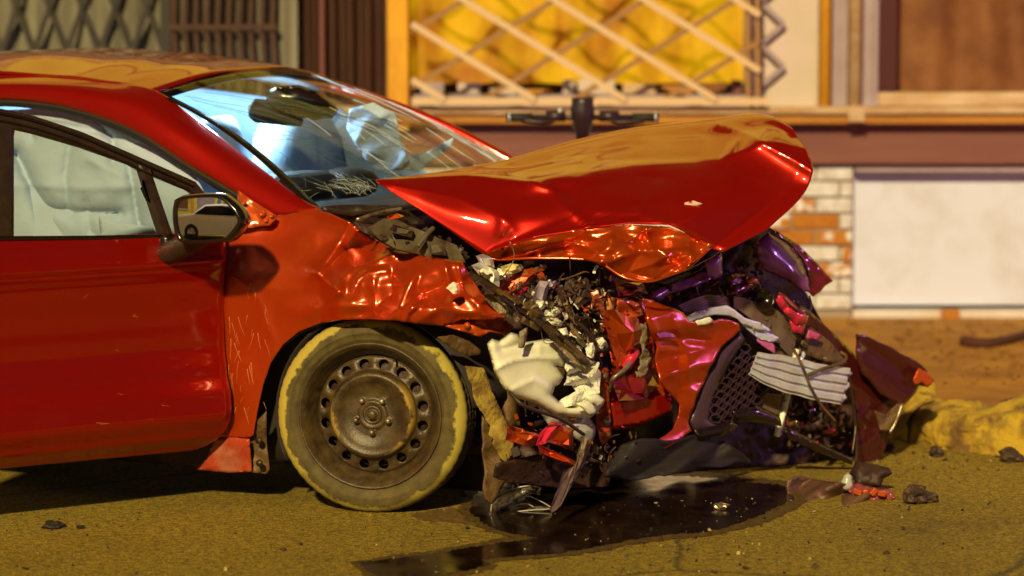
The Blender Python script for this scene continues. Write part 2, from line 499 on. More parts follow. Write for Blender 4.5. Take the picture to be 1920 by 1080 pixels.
# ---- pavement with a broken kerb that swings away behind the car
m_pave = M('dirty_pavement', (.40, .19, .012), .9, c2=(.22, .085, .008), ns=3.5, bump=.9, bs=45, lo=.4, hi=.68)
m_kerb = M('worn_yellow_kerb_paint', (.46, .30, .02), .85, c2=(.15, .075, .02), ns=7, bump=1.0, bs=45, lo=.46, hi=.62)
m_kerbgrey = M('bare_kerb_stone', (.34, .22, .12), .85, c2=(.2, .12, .05), ns=14, bump=.8, bs=50)
kerb_line = [(9, 1.12), (4, 1.12), (2.3, 1.13), (1.95, 1.16), (1.7, 1.28), (1.5, 1.55), (1.38, 2.0), (1.25, 2.8), (.9, 3.25), (.2, 3.35), (-4, 3.35), (-12, 3.35)]
KL = [Vector((p.x, p.y, 0)) for p in spline([(x, y, 0) for x, y in kerb_line], 6)]
PZ = .115
V = []; F = []
for p in KL: V.append((p.x, p.y + .12, PZ)); V.append((p.x, FY + .3, PZ))
for i in range(len(KL) - 1): F.append((2 * i, 2 * i + 1, 2 * i + 3, 2 * i + 2))
o = obj('pavement', V, F, m_pave, kind='structure'); o['label'] = 'dirt covered orange brown pavement before the shop wall'
# kerb stones: separate rough blocks along the line
acc = 0; start = KL[0]; seg = [KL[0]]; blocks = []
for a, b in zip(KL, KL[1:]):
    acc += (b - a).length; seg.append(b)
    if acc > .55: blocks.append(seg); seg = [b]; acc = 0
kerb = empty('kerb', (2.0, 1.3, 0), 0, 'broken yellow painted kerb edging the pavement'); kerb['kind'] = 'structure'
for bi, sg in enumerate(blocks):
    n = 34
    C = []
    tot = [0]
    for a, b in zip(sg, sg[1:]): tot.append(tot[-1] + (b - a).length)
    def along(t):
        d = t * tot[-1]
        for k in range(len(sg) - 1):
            if d <= tot[k + 1] + 1e-9:
                return sg[k].lerp(sg[k + 1], (d - tot[k]) / max(1e-6, tot[k + 1] - tot[k]))
        return sg[-1]
    prof = [(p.x, p.y) for p in spline([(-.03, -.02, 0), (-.022, .06, 0), (-.008, .12, 0), (.03, .148, 0), (.10, .155, 0), (.17, .15, 0), (.20, .10, 0)], 3)]
    m = len(prof)
    V = []; F = []
    for i in range(n + 1):
        t = .012 + .976 * i / n
        p = along(t); q = along(min(1, t + .02)); q0 = along(max(0, t - .02)); d = (q - q0).normalized(); nn = Vector((d.y, -d.x, 0))
        if nn.y < 0: nn = -nn
        if abs(nn.y) < .3 and nn.x < 0: nn = -nn
        rough = .055 if -1 < p.x < 3 else .01
        for (a, z) in prof:
            e = (noise.noise(Vector((p.x * 5, p.y * 5 + a * 9, z * 9 + bi))) + .6 * noise.noise(Vector((p.x * 13, p.y * 13 + a * 20, z * 20 + bi))) + .45 * abs(noise.noise(Vector((p.x * 27, p.y * 27 + a * 30, z * 34 + bi))))) * rough * .8
            e2 = noise.noise(Vector((p.x * 2.3 + 9, p.y * 2.3, 3.3))) * rough * 1.5
            sh = (.03 if (i == 0 or i == n) else 0)
            V.append(p + nn * (a + e) + Vector((0, 0, max(-.03, z * (1 - sh * 3) + (e + e2 if z > .03 else 0)))))
    for i in range(n):
        for k in range(len(prof) - 1):
            F.append((i * m + k, i * m + k + 1, (i + 1) * m + k + 1, (i + 1) * m + k))
    F.append(tuple(range(m))); F.append(tuple(range(n * m, n * m + m))[::-1])
    obj('kerb_stone', V, F, m_kerbgrey if bi % 5 == 3 else m_kerb, kerb)

# ---- shop building
m_wallw = M('whitewashed_plaster', (.62, .60, .64), .85, c2=(.56, .47, .40), ns=4, bump=.3, bs=30)
m_panel = M('pale_render_panel', (.58, .62, .86), .85, c2=(.46, .45, .52), ns=3.5, lo=.45, hi=.8)
m_upper = M('ochre_render', (.70, .64, .11), .85, c2=(.50, .42, .06), ns=2, bump=.2, bs=30)
m_fascia = M('maroon_board', (.20, .075, .062), .7, c2=(.15, .05, .05), ns=3, aniso=(.4, 1, 4))
m_cream = M('cream_ledge', (.60, .45, .32), .7, c2=(.40, .24, .12), ns=12, aniso=(.3, 1, 1))
m_ochre = M('ochre_wood', (.44, .20, .018), .6, c2=(.32, .12, .012), ns=9, aniso=(.4, 1, 2))
m_lavwall = M('lilac_wall', (.36, .29, .36), .8, c2=(.29, .22, .27), ns=4)
m_beigew = M('beige_wall', (.58, .48, .48), .85, c2=(.50, .44, .36), ns=3)
m_yellow = M('yellow_pilaster', (.72, .36, .022), .75, c2=(.55, .25, .015), ns=7, aniso=(1, 1, .5))
m_brickw = M('whitewashed_brick', (.66, .68, .78), .85, c2=(.46, .42, .42), ns=16, bump=.5, bs=60)
m_bricko = M('bare_orange_brick', (.42, .17, .018), .9, c2=(.33, .11, .014), ns=20, bump=.6, bs=70)
m_brickm = M('flaking_brick', (.66, .66, .72), .88, c2=(.40, .16, .02), ns=11, lo=.47, hi=.53, bump=.5, bs=60)
m_mortar = M('grey_mortar', (.30, .24, .19), .9)
m_frame = M('maroon_window_frame', (.055, .006, .008), .4)
m_curtb = M('brown_curtain', (.22, .085, .026), .8, c2=(.13, .04, .014), ns=5)
m_dkbrown = M('dark_brown_drape', (.060, .020, .010), .7, c2=(.035, .010, .006), ns=5, aniso=(4, 1, .3))
m_greycloth = M('grey_green_shutter', (.22, .21, .16), .8, c2=(.11, .10, .07), ns=3, aniso=(3, 1, .4))
m_barblk = M('black_iron', (.010, .006, .005), .5)
m_barwht = M('pale_painted_iron', (.62, .44, .28), .5)
m_barrust = M('rusty_painted_iron', (.30, .15, .05), .6)
def curtain_mat():
    mt = M('amber_lit_curtain', (.34, .18, .004), .8, c2=(.16, .05, .003), ns=2.6, lo=.35, hi=.7)
    b = mt.node_tree.nodes['Principled BSDF']
    N = mt.node_tree.nodes; L = mt.node_tree.links
    tc = N.new('ShaderNodeTexCoord'); nz = N.new('ShaderNodeTexNoise'); nz.inputs['Scale'].default_value = 2.6; nz.inputs['Detail'].default_value = 3
    mp_ = N.new('ShaderNodeMapping'); mp_.inputs['Scale'].default_value = (1.5, 1, .8); L.new(tc.outputs['Object'], mp_.inputs[0]); L.new(mp_.outputs[0], nz.inputs['Vector'])
    cr = N.new('ShaderNodeValToRGB'); L.new(nz.outputs[0], cr.inputs[0])
    cr.color_ramp.elements[0].position = .40; cr.color_ramp.elements[0].color = (.30, .075, .002, 1)
    cr.color_ramp.elements[1].position = .60; cr.color_ramp.elements[1].color = (1, .55, .003, 1)
    L.new(cr.outputs[0], b.inputs['Emission Color']); b.inputs['Emission Strength'].default_value = .55
    return mt
m_amber = curtain_mat()

bld = empty('shop_building', (0, FY, 0), 0, 'ochre shop front with barred windows and whitewashed brick base', 'building')
def part(name, g, mat, parent=bld, **kw): return obj(name, g[0], g[1], mat, parent, sm=kw.pop('sm', False), **kw)
ZT = 5.6
def wall_rect(x0, x1, z0, z1, yb, yf):
    return box_g(((x0 + x1) / 2, FY - (yb + yf) / 2, (z0 + z1) / 2), x1 - x0, abs(yf - yb), z1 - z0)
zl = zof(310)
# base wall
part('base_wall', wall_rect(-12, xof(1440), -.05, zl, -.4, .0), m_wallw)
part('pilaster_core', wall_rect(xof(1440) + .002, xof(1600), -.05, zl, -.4, -.012), m_mortar)
part('recessed_panel', wall_rect(xof(1600), xof(2200), .17, zl, -.4, -.085), m_panel)
part('panel_plinth', wall_rect(xof(1603), xof(2200), -.05, zof(583), -.4, .0), m_wallw)
part('panel_lintel', wall_rect(xof(1603), xof(2200), zof(322), zl, -.083, .01), m_lavwall)
part('base_wall', wall_rect(xof(2200), 12, -.05, zl, -.4, .0), m_wallw)
part('plinth_brick', box_g((xof(1785), FY - .02, zof(588)), .085, .06, .045), m_bricko, bevel=.004)
# bricks of the pilaster
ch = .0785; bw = .235
exposed = [(1475, 1525, 395, 425), (1480, 1550, 430, 450)]
rb = random.Random(3)
zrow = zl - .004; row = 0
while zrow - ch > .10:
    x = xof(1440) + .004 - (bw * .5 if row % 2 else 0)
    while x < xof(1600) - .01:
        xa = max(x, xof(1440) + .004); xb = min(x + bw - .012, xof(1600) - .002)
        if xb - xa > .03:
            cx = (xa + xb) / 2; cz = zrow - ch / 2
            ppx, ppy = project((cx, FY, cz))
            ex = any(a - 6 < ppx < b + 6 and c - 4 < ppy < d + 4 for a, b, c, d in exposed)
            near = 380 < ppy < 530
            mt = m_bricko if ex else (m_brickm if near and rb.random() < .55 else m_brickw)
            pr = rb.uniform(.002, .012) - (.006 if ex else 0)
            g = wall_rect(xa, xb, zrow - ch + .011, zrow, -.05, pr)
            part('brick', g, mt, bevel=.004)
        x += bw
    zrow -= ch; row += 1
# fascia, ledge
part('fascia_board', wall_rect(-12, 12, zof(306), zof(256), -.1, .05), m_fascia)
part('fascia_rail', wall_rect(-12, 12, zof(256) + .001, zof(232), -.1, .03), m_fascia)
part('ledge_nosing', wall_rect(-12, 12, zof(231), zof(213), -.1, .115), m_ochre, bevel=.006)
part('ledge', wall_rect(-12, 12, zof(213) + .001, zof(199), -.3, .14), m_cream, bevel=.008)
part('ledge_clip', wall_rect(xof(1583), xof(1613), zof(226), zof(197), .02, .155), m_cream)
zs = zof(199)
# wall strips between the openings, and the wall above them
zh = 2.75
part('wall', wall_rect(-12, 12, zh, ZT, -.4, .0), m_upper)
part('wall', wall_rect(xof(1398), xof(1532), zs, zh, -.4, .0), m_beigew)
part('wall', wall_rect(xof(1556), xof(1642), zs, zh, -.4, -.02), m_lavwall)
part('wall', wall_rect(xof(-900), xof(-420), zs, zh, -.4, .0), m_beigew)
part('wall', wall_rect(-12, xof(-900), zs, zh, -.4, .0), m_upper)
part('wall', wall_rect(xof(2420), 12, zs, zh, -.4, .0), m_upper)
part('pilaster', wall_rect(xof(728), xof(768), zs - .12, zh, -.3, .10), m_yellow, bevel=.01)
for (a, b, mt, r) in ((1532, 1555, m_yellow, .03), (1584, 1614, m_cream, .036)):
    x = (xof(a) + xof(b)) / 2
    g = tube_g([(x, FY - .035, zs - .004), (x, FY - .035, zh + .3)], r, 14, 1)
    obj('downpipe', *g, mt, bld)
def drape(name, x0, x1, z0, z1, dy, mat, wl, amp, seed, nx=90, nz=10, sag=0.0):
    V = []; F = []
    for j in range(nz + 1):
        for i in range(nx + 1):
            x = x0 + (x1 - x0) * i / nx; z = z0 + (z1 - z0) * j / nz
            y = amp * math.sin(x * 2 * math.pi / wl + 2.2 * noise.noise(Vector((x * 1.7, z * .9, seed)))) + amp * 1.5 * noise.noise(Vector((x * 3.5 + z * 2.0, z * 2.4, seed + 4)))
            V.append((x, FY - dy + y, z))
    for j in range(nz):
        for i in range(nx):
            a = j * (nx + 1) + i; F.append((a, a + 1, a + nx + 2, a + nx + 1))
    return obj(name, V, F, mat, bld)
# bands above the openings, added for streaks reflected in roof and bonnet
for (z, d, h_) in ((2.80, .10, .12), (3.6, .06, .06), (4.9, .12, .14)):
    part('added_cornice', wall_rect(-12, 12, z, z + h_, -.1, d), m_cream, bevel=.01)
# amber window
drape('curtain', xof(766), xof(1400), zof(158), zh, -.16, m_amber, .36, .045, 1.0, nx=140, nz=30)
part('window_back', wall_rect(xof(766), xof(1400), zs, zh, -.45, -.38), m_dkbrown)
part('window_sill', wall_rect(xof(769), xof(1397), zs - .02, zof(178), -.2, .0), m_lavwall)
rs = random.Random(12)
sx = 790
while sx < 1385:                                    # things left along the window sill
    w_ = rs.uniform(18, 70); h_ = rs.uniform(8, 30)
    g = wall_rect(xof(sx), xof(min(sx + w_, 1392)), zof(178) + .001, zof(178 - h_), -.14 - rs.uniform(0, .04), -.03 - rs.uniform(0, .03))
    part('sill_box', g, rs.choice([m_lavwall, m_beigew, m_fascia, m_ochre, m_cream, m_curtb]), bevel=.008)
    sx += w_ + rs.uniform(4, 25)
# right window
part('window_frame', wall_rect(xof(1644), xof(1682), zof(172), zh, -.2, -.01), m_frame, bevel=.008)
part('window_frame', wall_rect(xof(1636), xof(1643.6), zs + .002, zh, -.2, .012), m_lavwall)
part('window_frame', wall_rect(xof(1644), xof(2420), zs + .001, zof(173), -.3, .03), m_cream, bevel=.01)
drape('curtain', xof(1682), xof(2420), zof(173) + .002, zh, -.15, m_curtb, .30, .03, 5.0, nx=110, nz=26)
# doorway with shutter and drapes at the left
drape('shutter', xof(-420), xof(560), zs, zh, .03, m_greycloth, .12, .018, 9.0, nx=220, nz=6)
drape('drape', xof(505), xof(730), zs, zh, -.07, m_dkbrown, .085, .03, 14.0, nx=160, nz=6)
part('door_strip', wall_rect(xof(600), xof(609), zs, zh, -.05, -.01), M('faded_red_strip', (.14, .03, .025), .6))
part('doorway_lining', wall_rect(xof(-420), xof(728), zs - .001, zs + .03, -.3, -.001), m_dkbrown)

# black folding lattice gate at the left
def bar(a, b, wid, dep, name, mat, root):
    g = quadbox(a, b, wid, dep); return obj(name, *g, mat, root, sm=False)
gate = empty('folding_gate', (xof(150), FY - .1, zs), 0, 'black folding lattice gate drawn across the grey shutter', 'gate')
stp = 60.5
z_c = [zof(100) + k * (zof(15) - zof(100)) for k in range(0, 9)]
for k in range(-8, 6):
    for s in (1, -1):
        xs = 12 + k * stp
        pts = []
        for q in range(len(z_c) - 1):
            xa = xs if (q % 2 == 0) else xs + s * stp / 2
            xb = xs + s * stp / 2 if (q % 2 == 0) else xs
            pts.append((xa, xb, z_c[q], z_c[q + 1]))
        for (xa, xb, za, zb) in pts:
            if xb > 322 or xa > 322: continue
            dy = .08 + (.012 if s > 0 else 0)
            bar((xof(xa), FY - dy, za), (xof(xb), FY - dy, zb), .027, .010, 'lattice_bar', m_barblk, gate)
bar((xof(-420), FY - .085, zof(196)), (xof(330), FY - .085, zof(196)), .05, .03, 'bottom_rail', m_barblk, gate)
gate2 = empty('folded_gate', (xof(420), FY - .1, zs), 0, 'dark brown lattice gate folded up tight beside the drapes', 'gate')
for i in range(10):
    x = 332 + i * 20.4
    for (pa, pb) in ((196, 112), (112, 52), (50, -60), (-60, -200)):
        off = 5 if pa in (112, -60) else 0
        bar((xof(x + off), FY - .09, zof(pa)), (xof(x + (5 - off)), FY - .09, zof(pb)), .025, .03, 'gate_slat', m_dkbrown, gate2)
bar((xof(318), FY - .10, zof(196)), (xof(322), FY - .10, zof(-300)), .05, .04, 'gate_post', m_barblk, gate2)
bar((xof(325), FY - .115, zof(51)), (xof(525), FY - .115, zof(51)), .03, .012, 'cross_rail', m_dkbrown, gate2)

# pale folding grille before the amber window
gr = empty('window_grille', (xof(1080), FY - .2, zs), 0, 'pale folding lattice grille before the amber curtained window', 'grille')
sp = 170.0; sl = .615
ytop = -340; ybot = 188
for k in range(-6, 6):
    x0 = 869 + k * sp                                # crosses y = 0 here, falling to the right
    xa, ya = x0 + ytop / sl, ytop; xb, yb = x0 + ybot / sl, ybot
    if xb > 772 and xa < 1400:
        if xa < 772: ya += (772 - xa) * sl; xa = 772
        if xb > 1425: yb -= (xb - 1425) * sl; xb = 1425
        if yb - ya > 20: bar(B(xa, ya, .20), B(xb, yb, .20), .030, .008, 'lattice_bar', m_barwht, gr)
    x0 = 772 + k * sp                               # rising to the right
    xa, ya = x0 + (60 - ybot) / sl, ybot; xb, yb = x0 + (60 - ytop) / sl, ytop
    if xb > 772 and xa < 1410:
        if xa < 772: ya -= (772 - xa) * sl; xa = 772
        if xb > 1425: yb += (xb - 1425) * sl; xb = 1425
        if ya - yb > 20: bar(B(xa, ya, .185), B(xb, yb, .185), .026, .008, 'lattice_bar', m_barrust, gr)
for y in (45, 125, -35, -115):                         # scissor ends at the right side
    s = 1
    bar(B(1425, y - 42, .05), B(1470, y, .05), .024, .008, 'lattice_end', m_lavwall, gr)
    bar(B(1470, y, .04), B(1425, y + 38, .04), .024, .008, 'lattice_end', m_lavwall, gr)
for x in (1402, 1420):
    bar(B(x, 192, .17), B(x, -340, .17), .022, .02, 'guide_post', m_barrust, gr)
bar(B(772, 190, .175), B(1440, 190, .175), .035, .03, 'bottom_rail', m_barwht, gr)

# ---- kick scooter behind the bonnet
SY = 2.65
sx0 = atY(1092, 220, SY)
m_scb = M('black_scooter_plastic', (.020, .008, .014), .4, c2=(.03, .012, .02), ns=20)
sc = empty('kick_scooter', (sx0.x, SY, 0), 0, 'black electric kick scooter standing upright behind the raised red bonnet', 'scooter')
hz = sx0.z
hx = sx0.x
obj('stem', *tube_g([(hx, SY, hz - .03), (hx + .01, SY - .03, .25), (hx + .01, SY - .04, .12)], .024, 12, 4), m_scb, sc)
obj('handlebar', *tube_g([(hx - .30, SY, hz), (hx + .30, SY, hz)], .013, 10, 1), m_scb, sc)
for s in (-1, 1):
    obj('grip', *tube_g([(hx + s * .205, SY, hz), (hx + s * .312, SY, hz)], .019, 12, 1), m_rubber, sc)
    obj('grip_cap', *tube_g([(hx + s * .296, SY, hz), (hx + s * .303, SY, hz)], .0205, 12, 1), m_alu, sc)
    obj('brake_lever', *tube_g([(hx + s * .10, SY - .03, hz - .005), (hx + s * .15, SY - .06, hz - .018), (hx + s * .25, SY - .055, hz - .012)], .008, 8, 4), m_scb, sc)
    obj('clamp', *tube_g([(hx + s * .07, SY, hz + .004), (hx + s * .15, SY, hz + .004)], .022, 12, 1), m_scb, sc)
vs, fs = lathe_g([(-.115, .0), (-.115, .020), (-.06, .032), (-.01, .046), (.035, .050), (.06, .044), (.078, .046), (.082, .03), (.082, 0)], Vector((hx, SY - .01, hz)), Vector((0, 0, 1)), 20)
obj('display_head', vs, fs, m_scb, sc)
obj('bell', *tube_g([(hx - .10, SY - .005, hz + .026), (hx - .085, SY - .005, hz + .026)], .012, 10, 1), m_alu, sc)
g = join([box_g((hx + .01, SY + .42, .13), .15, .62, .05)]); obj('deck', *g, m_scb, sc, sm=False, bevel=.015)
for yy in (SY - .05, SY + .85):
    V, F = lathe_g([(-.022, .03), (-.026, .08), (-.018, .105), (0, .11), (.018, .105), (.026, .08), (.022, .03)], Vector((hx + .01, yy, .11)), Vector((1, 0, 0)), 28, Vector((0, 0, 1)))
    obj('wheel', V, F, m_rubber, sc)
obj('mudguard', *tube_g([(hx + .01, SY + .72, .15), (hx + .01, SY + .8, .235), (hx + .01, SY + .95, .2)], .02, 8, 4), m_scb, sc)
# ================================================================== THE WRECKED CAR
CAR = empty('crashed_car', CO, -TH, 'wrecked red car with crushed front, folded bonnet and open front door', 'car')
def lerp(a, b, t): return a + (b - a) * t
def interp(knots, x):
    if x <= knots[0][0]: return knots[0][1]
    for (a, fa), (b, fb) in zip(knots, knots[1:]):
        if x <= b:
            t = (x - a) / (b - a); t = t * t * (3 - 2 * t) * .6 + t * .4
            return fa + (fb - fa) * t
    return knots[-1][1]
def gridmesh(fn, nu, nv):
    V = [fn(i / nu, j / nv) for j in range(nv + 1) for i in range(nu + 1)]
    F = [(j * (nu + 1) + i, j * (nu + 1) + i + 1, (j + 1) * (nu + 1) + i + 1, (j + 1) * (nu + 1) + i) for j in range(nv) for i in range(nu)]
    return V, F

# ---- roof
WC = [(-3.5, 1.16), (-3.2, 1.24), (-2.6, 1.385), (-2.0, 1.455), (-1.6, 1.468), (-1.25, 1.452), (-1.05, 1.432), (-.87, 1.405)]
def roof_pt(a, b):
    s = b * 2 - 1
    uf = -.87 - .09 * s * s
    u = lerp(uf, -3.4 + .1 * s * s, a)
    w = interp(WC, u + .09 * s * s * (1 - a)) - .072 * abs(s) ** 2.3
    w += .004 * math.sin(s * 9) * math.exp(-((a - .3) / .3) ** 2)
    return car(u, .88 + .615 * s, w)
V, F = gridmesh(roof_pt, 60, 40)
roof = obj('roof', V, F, m_paint, CAR, thick=.004)
V, F = gridmesh(lambda a, b: roof_pt(a * .98 + .01, b * .96 + .02) - Vector((0, 0, .035)), 30, 20)
obj('headliner', V, F, m_inner, CAR, thick=.006)

# ---- cant rail and windscreen pillar on the near side
up = [(-620, 215, .30), (-330, 170, .275), (-100, 148, .265), (0, 144, .265), (100, 146, .265), (200, 156, .265), (290, 173, .265), (380, 237, .235), (480, 313, .185), (560, 373, .135), (595, 392, .11)]
lo = [(-620, 250, .22), (-330, 205, .20), (-100, 190, .185), (0, 184, .18), (60, 187, .175), (125, 197, .17), (200, 219, .16), (270, 250, .145), (350, 302, .13), (440, 356, .112), (516, 404, .098)]
mid = [(lerp(a[0], b[0], .45), lerp(a[1], b[1], .45), lerp(a[2], b[2], .45) - .035 * min(1, (600 - a[0]) / 250)) for a, b in zip(up, lo)]
up2 = [(a[0] + 2, a[1] - 2, a[2] + .012) for a in up]
lo2 = [(a[0], a[1] + 3, a[2] + .03) for a in lo]
rows = [[atV(*p) for p in r] for r in (up2, up, mid, lo, lo2)]
obj('side_frame', *patch_g(rows, 8, 4), m_paint, CAR, thick=.003)
seal = [[atV(p[0], p[1] + 2, p[2] + .012) for p in lo], [atV(p[0] - 3, p[1] + 8, p[2] + .006) for p in lo], [atV(p[0] - 6, p[1] + 15, p[2] + .03) for p in lo]]
obj('door_seal', *patch_g(seal, 6, 3), m_rubber, CAR, thick=.004)
# roof ditch moulding
obj('roof_moulding', *tube_g([atV(p[0], p[1] - 1, p[2] + .004) for p in up[1:7]], .005, 6, 6), m_paint, CAR)

# ---- windscreen
def ws_pt(a, b):                                   # a across -1..1 , b up 0..1
    s = a
    bu = -.29 + .24 * (1 - s * s) + (.17 * max(0, s) ** 1.5); bv = .88 + .75 * s; bw_ = .972 + .02 * (1 - s * s)
    tu = -.965 + .09 * (1 - s * s); tv = .88 + .61 * s; tw = 1.333 + .072 * (1 - abs(s) ** 2.3)
    k = .035 * math.sin(math.pi * b)
    return car(lerp(bu, tu, b) + k * .4, lerp(bv, tv, b), lerp(bw_, tw, b) + k)
V, F = gridmesh(lambda i, j: ws_pt(i * 2 - 1, j), 40, 24)
screen = obj('windscreen', V, F, m_screen, CAR)
# black border band and the far pillar
def band(fn, n, mat, name, par, th=.003):
    V = []; F = []
    for i in range(n + 1):
        a, b = fn(i / n); V += [a, b]
    for i in range(n): F.append((2 * i, 2 * i + 1, 2 * i + 3, 2 * i + 2))
    return obj(name, V, F, mat, par, thick=th)
band(lambda t: (ws_pt(t * 2 - 1, 1.0), ws_pt(t * 2 - 1, .93) - Vector((0, 0, .004))), 30, m_gloss, 'screen_border', screen)
band(lambda t: (ws_pt(-1, t), ws_pt(-.955, t) - Vector((0, 0, .004))), 20, m_gloss, 'screen_border', screen)
band(lambda t: (ws_pt(1, t), ws_pt(.965, t) - Vector((0, 0, .004))), 20, m_gloss, 'screen_border', screen)
obj('pillar', *tube_g([ws_pt(1.02, t) + Vector((0, .01, .0)) for t in (-.1, .2, .5, .8, 1.0)] + [roof_pt(.05, 1.0), roof_pt(.4, 1.0), roof_pt(.9, 1.0)], .022, 10, 5), m_paint, CAR)
# cracks: star at the lower near corner and long runners
rc = random.Random(5)
def crack(a0, b0, ang, L, mat, r=.0006, st=.07):
    pts = [(a0, b0)]
    for k in range(int(L * 14) + 2):
        ang += rc.uniform(-.28, .28)
        a0 += math.cos(ang) * st * 1.2; b0 += math.sin(ang) * st
        if not (-.98 < a0 < .98 and .02 < b0 < .98): break
        pts.append((a0, b0))
    if len(pts) < 2: return None
    return tube_g([ws_pt(*p) + Vector((0, -.003, .002)) for p in pts], r, 4, 2)
def crack_set(name, n, mat, r, gen, st=.07):
    G = [g for g in (crack(*gen(i), mat, r, st) for i in range(n)) if g]
    o = obj(name, *join(G), mat, screen); o['kind'] = 'stuff'
crack_set('glass_crack', 26, m_crackd, .0007, lambda i: (-.93 + rc.uniform(0, .5), rc.uniform(.05, .9), rc.uniform(-1.3, -.5), rc.uniform(.2, .75)))
crack_set('glass_crack', 12, m_crack, .0006, lambda i: (rc.uniform(.35, .9), rc.uniform(.2, .95), rc.uniform(-1.9, -1.0), rc.uniform(.1, .6)))
crack_set('glass_crack', 60, m_crack, .0003, lambda i: (-.72 + rc.gauss(0, .07), .05 + abs(rc.gauss(0, .05)), rc.uniform(0, 6.28), .1), .018)
crack_set('glass_crack', 22, m_crack, .0007, lambda i: (rc.uniform(-.5, .4), rc.uniform(.05, .7), rc.uniform(-1.7, -1.2), rc.uniform(.0, .12)))

# ---- cabin
obj('dashboard', *gridmesh(lambda a, b: car(-.75 + .62 * b * (1 - .25 * abs(a * 2 - 1)), .16 + 1.44 * a, .93 + .035 * math.sin(b * 3.1) - .12 * (1 - b) ** 3), 24, 12), m_black, CAR, thick=.02)
obj('instrument_hood', *join([box_g(car(-.62, .60, 1.00), .16, .42, .10, Matrix.Rotation(-TH, 3, 'Z'))]), m_black, CAR, sm=False, bevel=.03)
sphere = lathe_g([(-.055, .0), (-.05, .05), (-.02, .10), (.02, .115), (.05, .09), (.065, .04), (.07, 0)], car(-.60, .98, .985), Vector((0, 0, 1)), 24)
obj('dash_pod', *sphere, m_black, CAR)
def seat(v):
    st = obj('seat', *gridmesh(lambda a, b: car(-1.42 - .18 * b + .05 * math.sin(a * math.pi), v - .23 + .46 * a + (.06 * (b - .5) * (1 - 2 * a) if b > .7 else 0), .50 + .55 * b), 12, 12), m_seat, CAR, thick=.12)
    obj('seat_cushion', *box_g(car(-1.18, v, .44), .46, .48, .14, Matrix.Rotation(-TH, 3, 'Z')), m_seat, st, sm=False, bevel=.05)
    obj('headrest', *box_g(car(-1.62, v, 1.17), .09, .26, .17, Matrix.Rotation(-TH, 3, 'Z')), m_seat, st, sm=False, bevel=.04)
seat(.48); seat(1.28)
obj('rear_seat', *box_g(car(-2.35, .88, .72), .16, 1.25, .65, Matrix.Rotation(-TH, 3, 'Z')), m_inner, CAR, sm=False, bevel=.05)
obj('far_door_trim', *gridmesh(lambda a, b: car(lerp(-.2, -3.2, a), 1.66 - .05 * b, lerp(.3, .98, b)), 20, 6), m_inner, CAR, thick=.03)
# far-side and near-side curtain airbags, front airbags
def bagpt(a, b, v0, u0, u1, wt, wb, sgn, seed):
    w = lerp(wt, wb, b)
    if v0 > 1: u0 = -.46 - (w - .97) / .37 * .60
    u = lerp(u0, u1, a)
    bul = .07 * math.sin(math.pi * min(1, max(0, b))) * (1 + .5 * noise.noise(Vector((u * 5, w * 3, seed))))
    wr = .018 * ridged(u * 100, w * 60, 14, seed) + .012 * noise.noise(Vector((u * 14, w * 5, seed + 3)))
    return car(u, v0 - sgn * (bul + wr), w)
V, F = gridmesh(lambda a, b: bagpt(a, b, 1.50, -.48, -2.6, 1.34 - .1 * (1 - a) ** 3, .97, 1, 2.0), 90, 30)
obj('curtain_airbag', V, F, m_air, CAR, thick=.004)
bag = sheet('curtain_airbag', [(28, 206, .27), (120, 200, .265), (200, 220, .25), (270, 252, .235), (330, 292, .22), (362, 320, .2), (384, 362, .18), (372, 392, .2), (345, 446, .22), (280, 455, .22), (150, 470, .24), (-20, 470, .25), (-120, 460, .25), (-200, 330, .26), (-150, 215, .28)],
      m_air, CAR, mode='v', res=6, namp=.014, nsc=140, thick=.003, bulge=.035, bw=30,
      creases=[([(30, 290), (60, 350), (92, 440)], -.09, 12), ([(130, 270), (122, 330), (128, 400)], -.035, 12), ([(180, 225), (212, 262), (212, 300)], -.05, 8), ([(20, 345), (150, 352), (240, 350)], .020, 14), ([(240, 300), (250, 360), (262, 430)], -.05, 12), ([(80, 392), (130, 398), (225, 400)], -.045, 8), ([(60, 228), (180, 245), (300, 285)], -.025, 7), ([(160, 380), (170, 440)], -.02, 8), ([(170, 300), (230, 330)], .02, 12), ([(40, 210), (60, 260)], -.03, 8)], seed=4)
sheet('curtain_airbag', [(185, 408, .17), (230, 418, .165), (285, 425, .16), (300, 446, .16), (190, 450, .17)], m_air, CAR, mode='v', res=6, namp=.006, nsc=30, thick=.003, bulge=.01)
obj('door_light_blocker', *gridmesh(lambda a, b: bagpt(a, b, .27, -.5, -1.9, 1.0, .16, 1, 6.0), 20, 12), m_air, CAR, thick=.004)  # unseen panel added to stop cabin light spilling through the open door
V, F = lathe_g([(-.02, .0), (-.02, .2), (.03, .265), (.10, .25), (.15, .17), (.17, .06), (.172, 0)], car(-.86, 1.20, 1.03), FU * -1, 28)
V = [p + Vector((0, 0, .012 * noise.noise(p * 9))) + FU * (.04 * noise.noise(p * 6)) for p in V]
obj('front_airbag', V, F, m_air, CAR)
V, F = lathe_g([(-.02, .0), (-.02, .2), (.03, .25), (.10, .24), (.15, .17), (.17, .08), (.172, 0)], car(-.95, .74, .99), FU * -1, 28)
V = [p + FU * (.05 * noise.noise(p * 5)) for p in V]
obj('front_airbag', V, F, m_air, CAR)
sheet('torn_airbag_fold', [(655, 205, .95), (700, 192, .95), (742, 215, .95), (748, 250, .92), (762, 290, .9), (758, 318, .88), (700, 318, .88), (672, 280, .92), (650, 240, .95)], m_air, CAR, mode='v', res=6, namp=.012, nsc=44, famp=.04, fsc=44, thick=.003, seed=8)
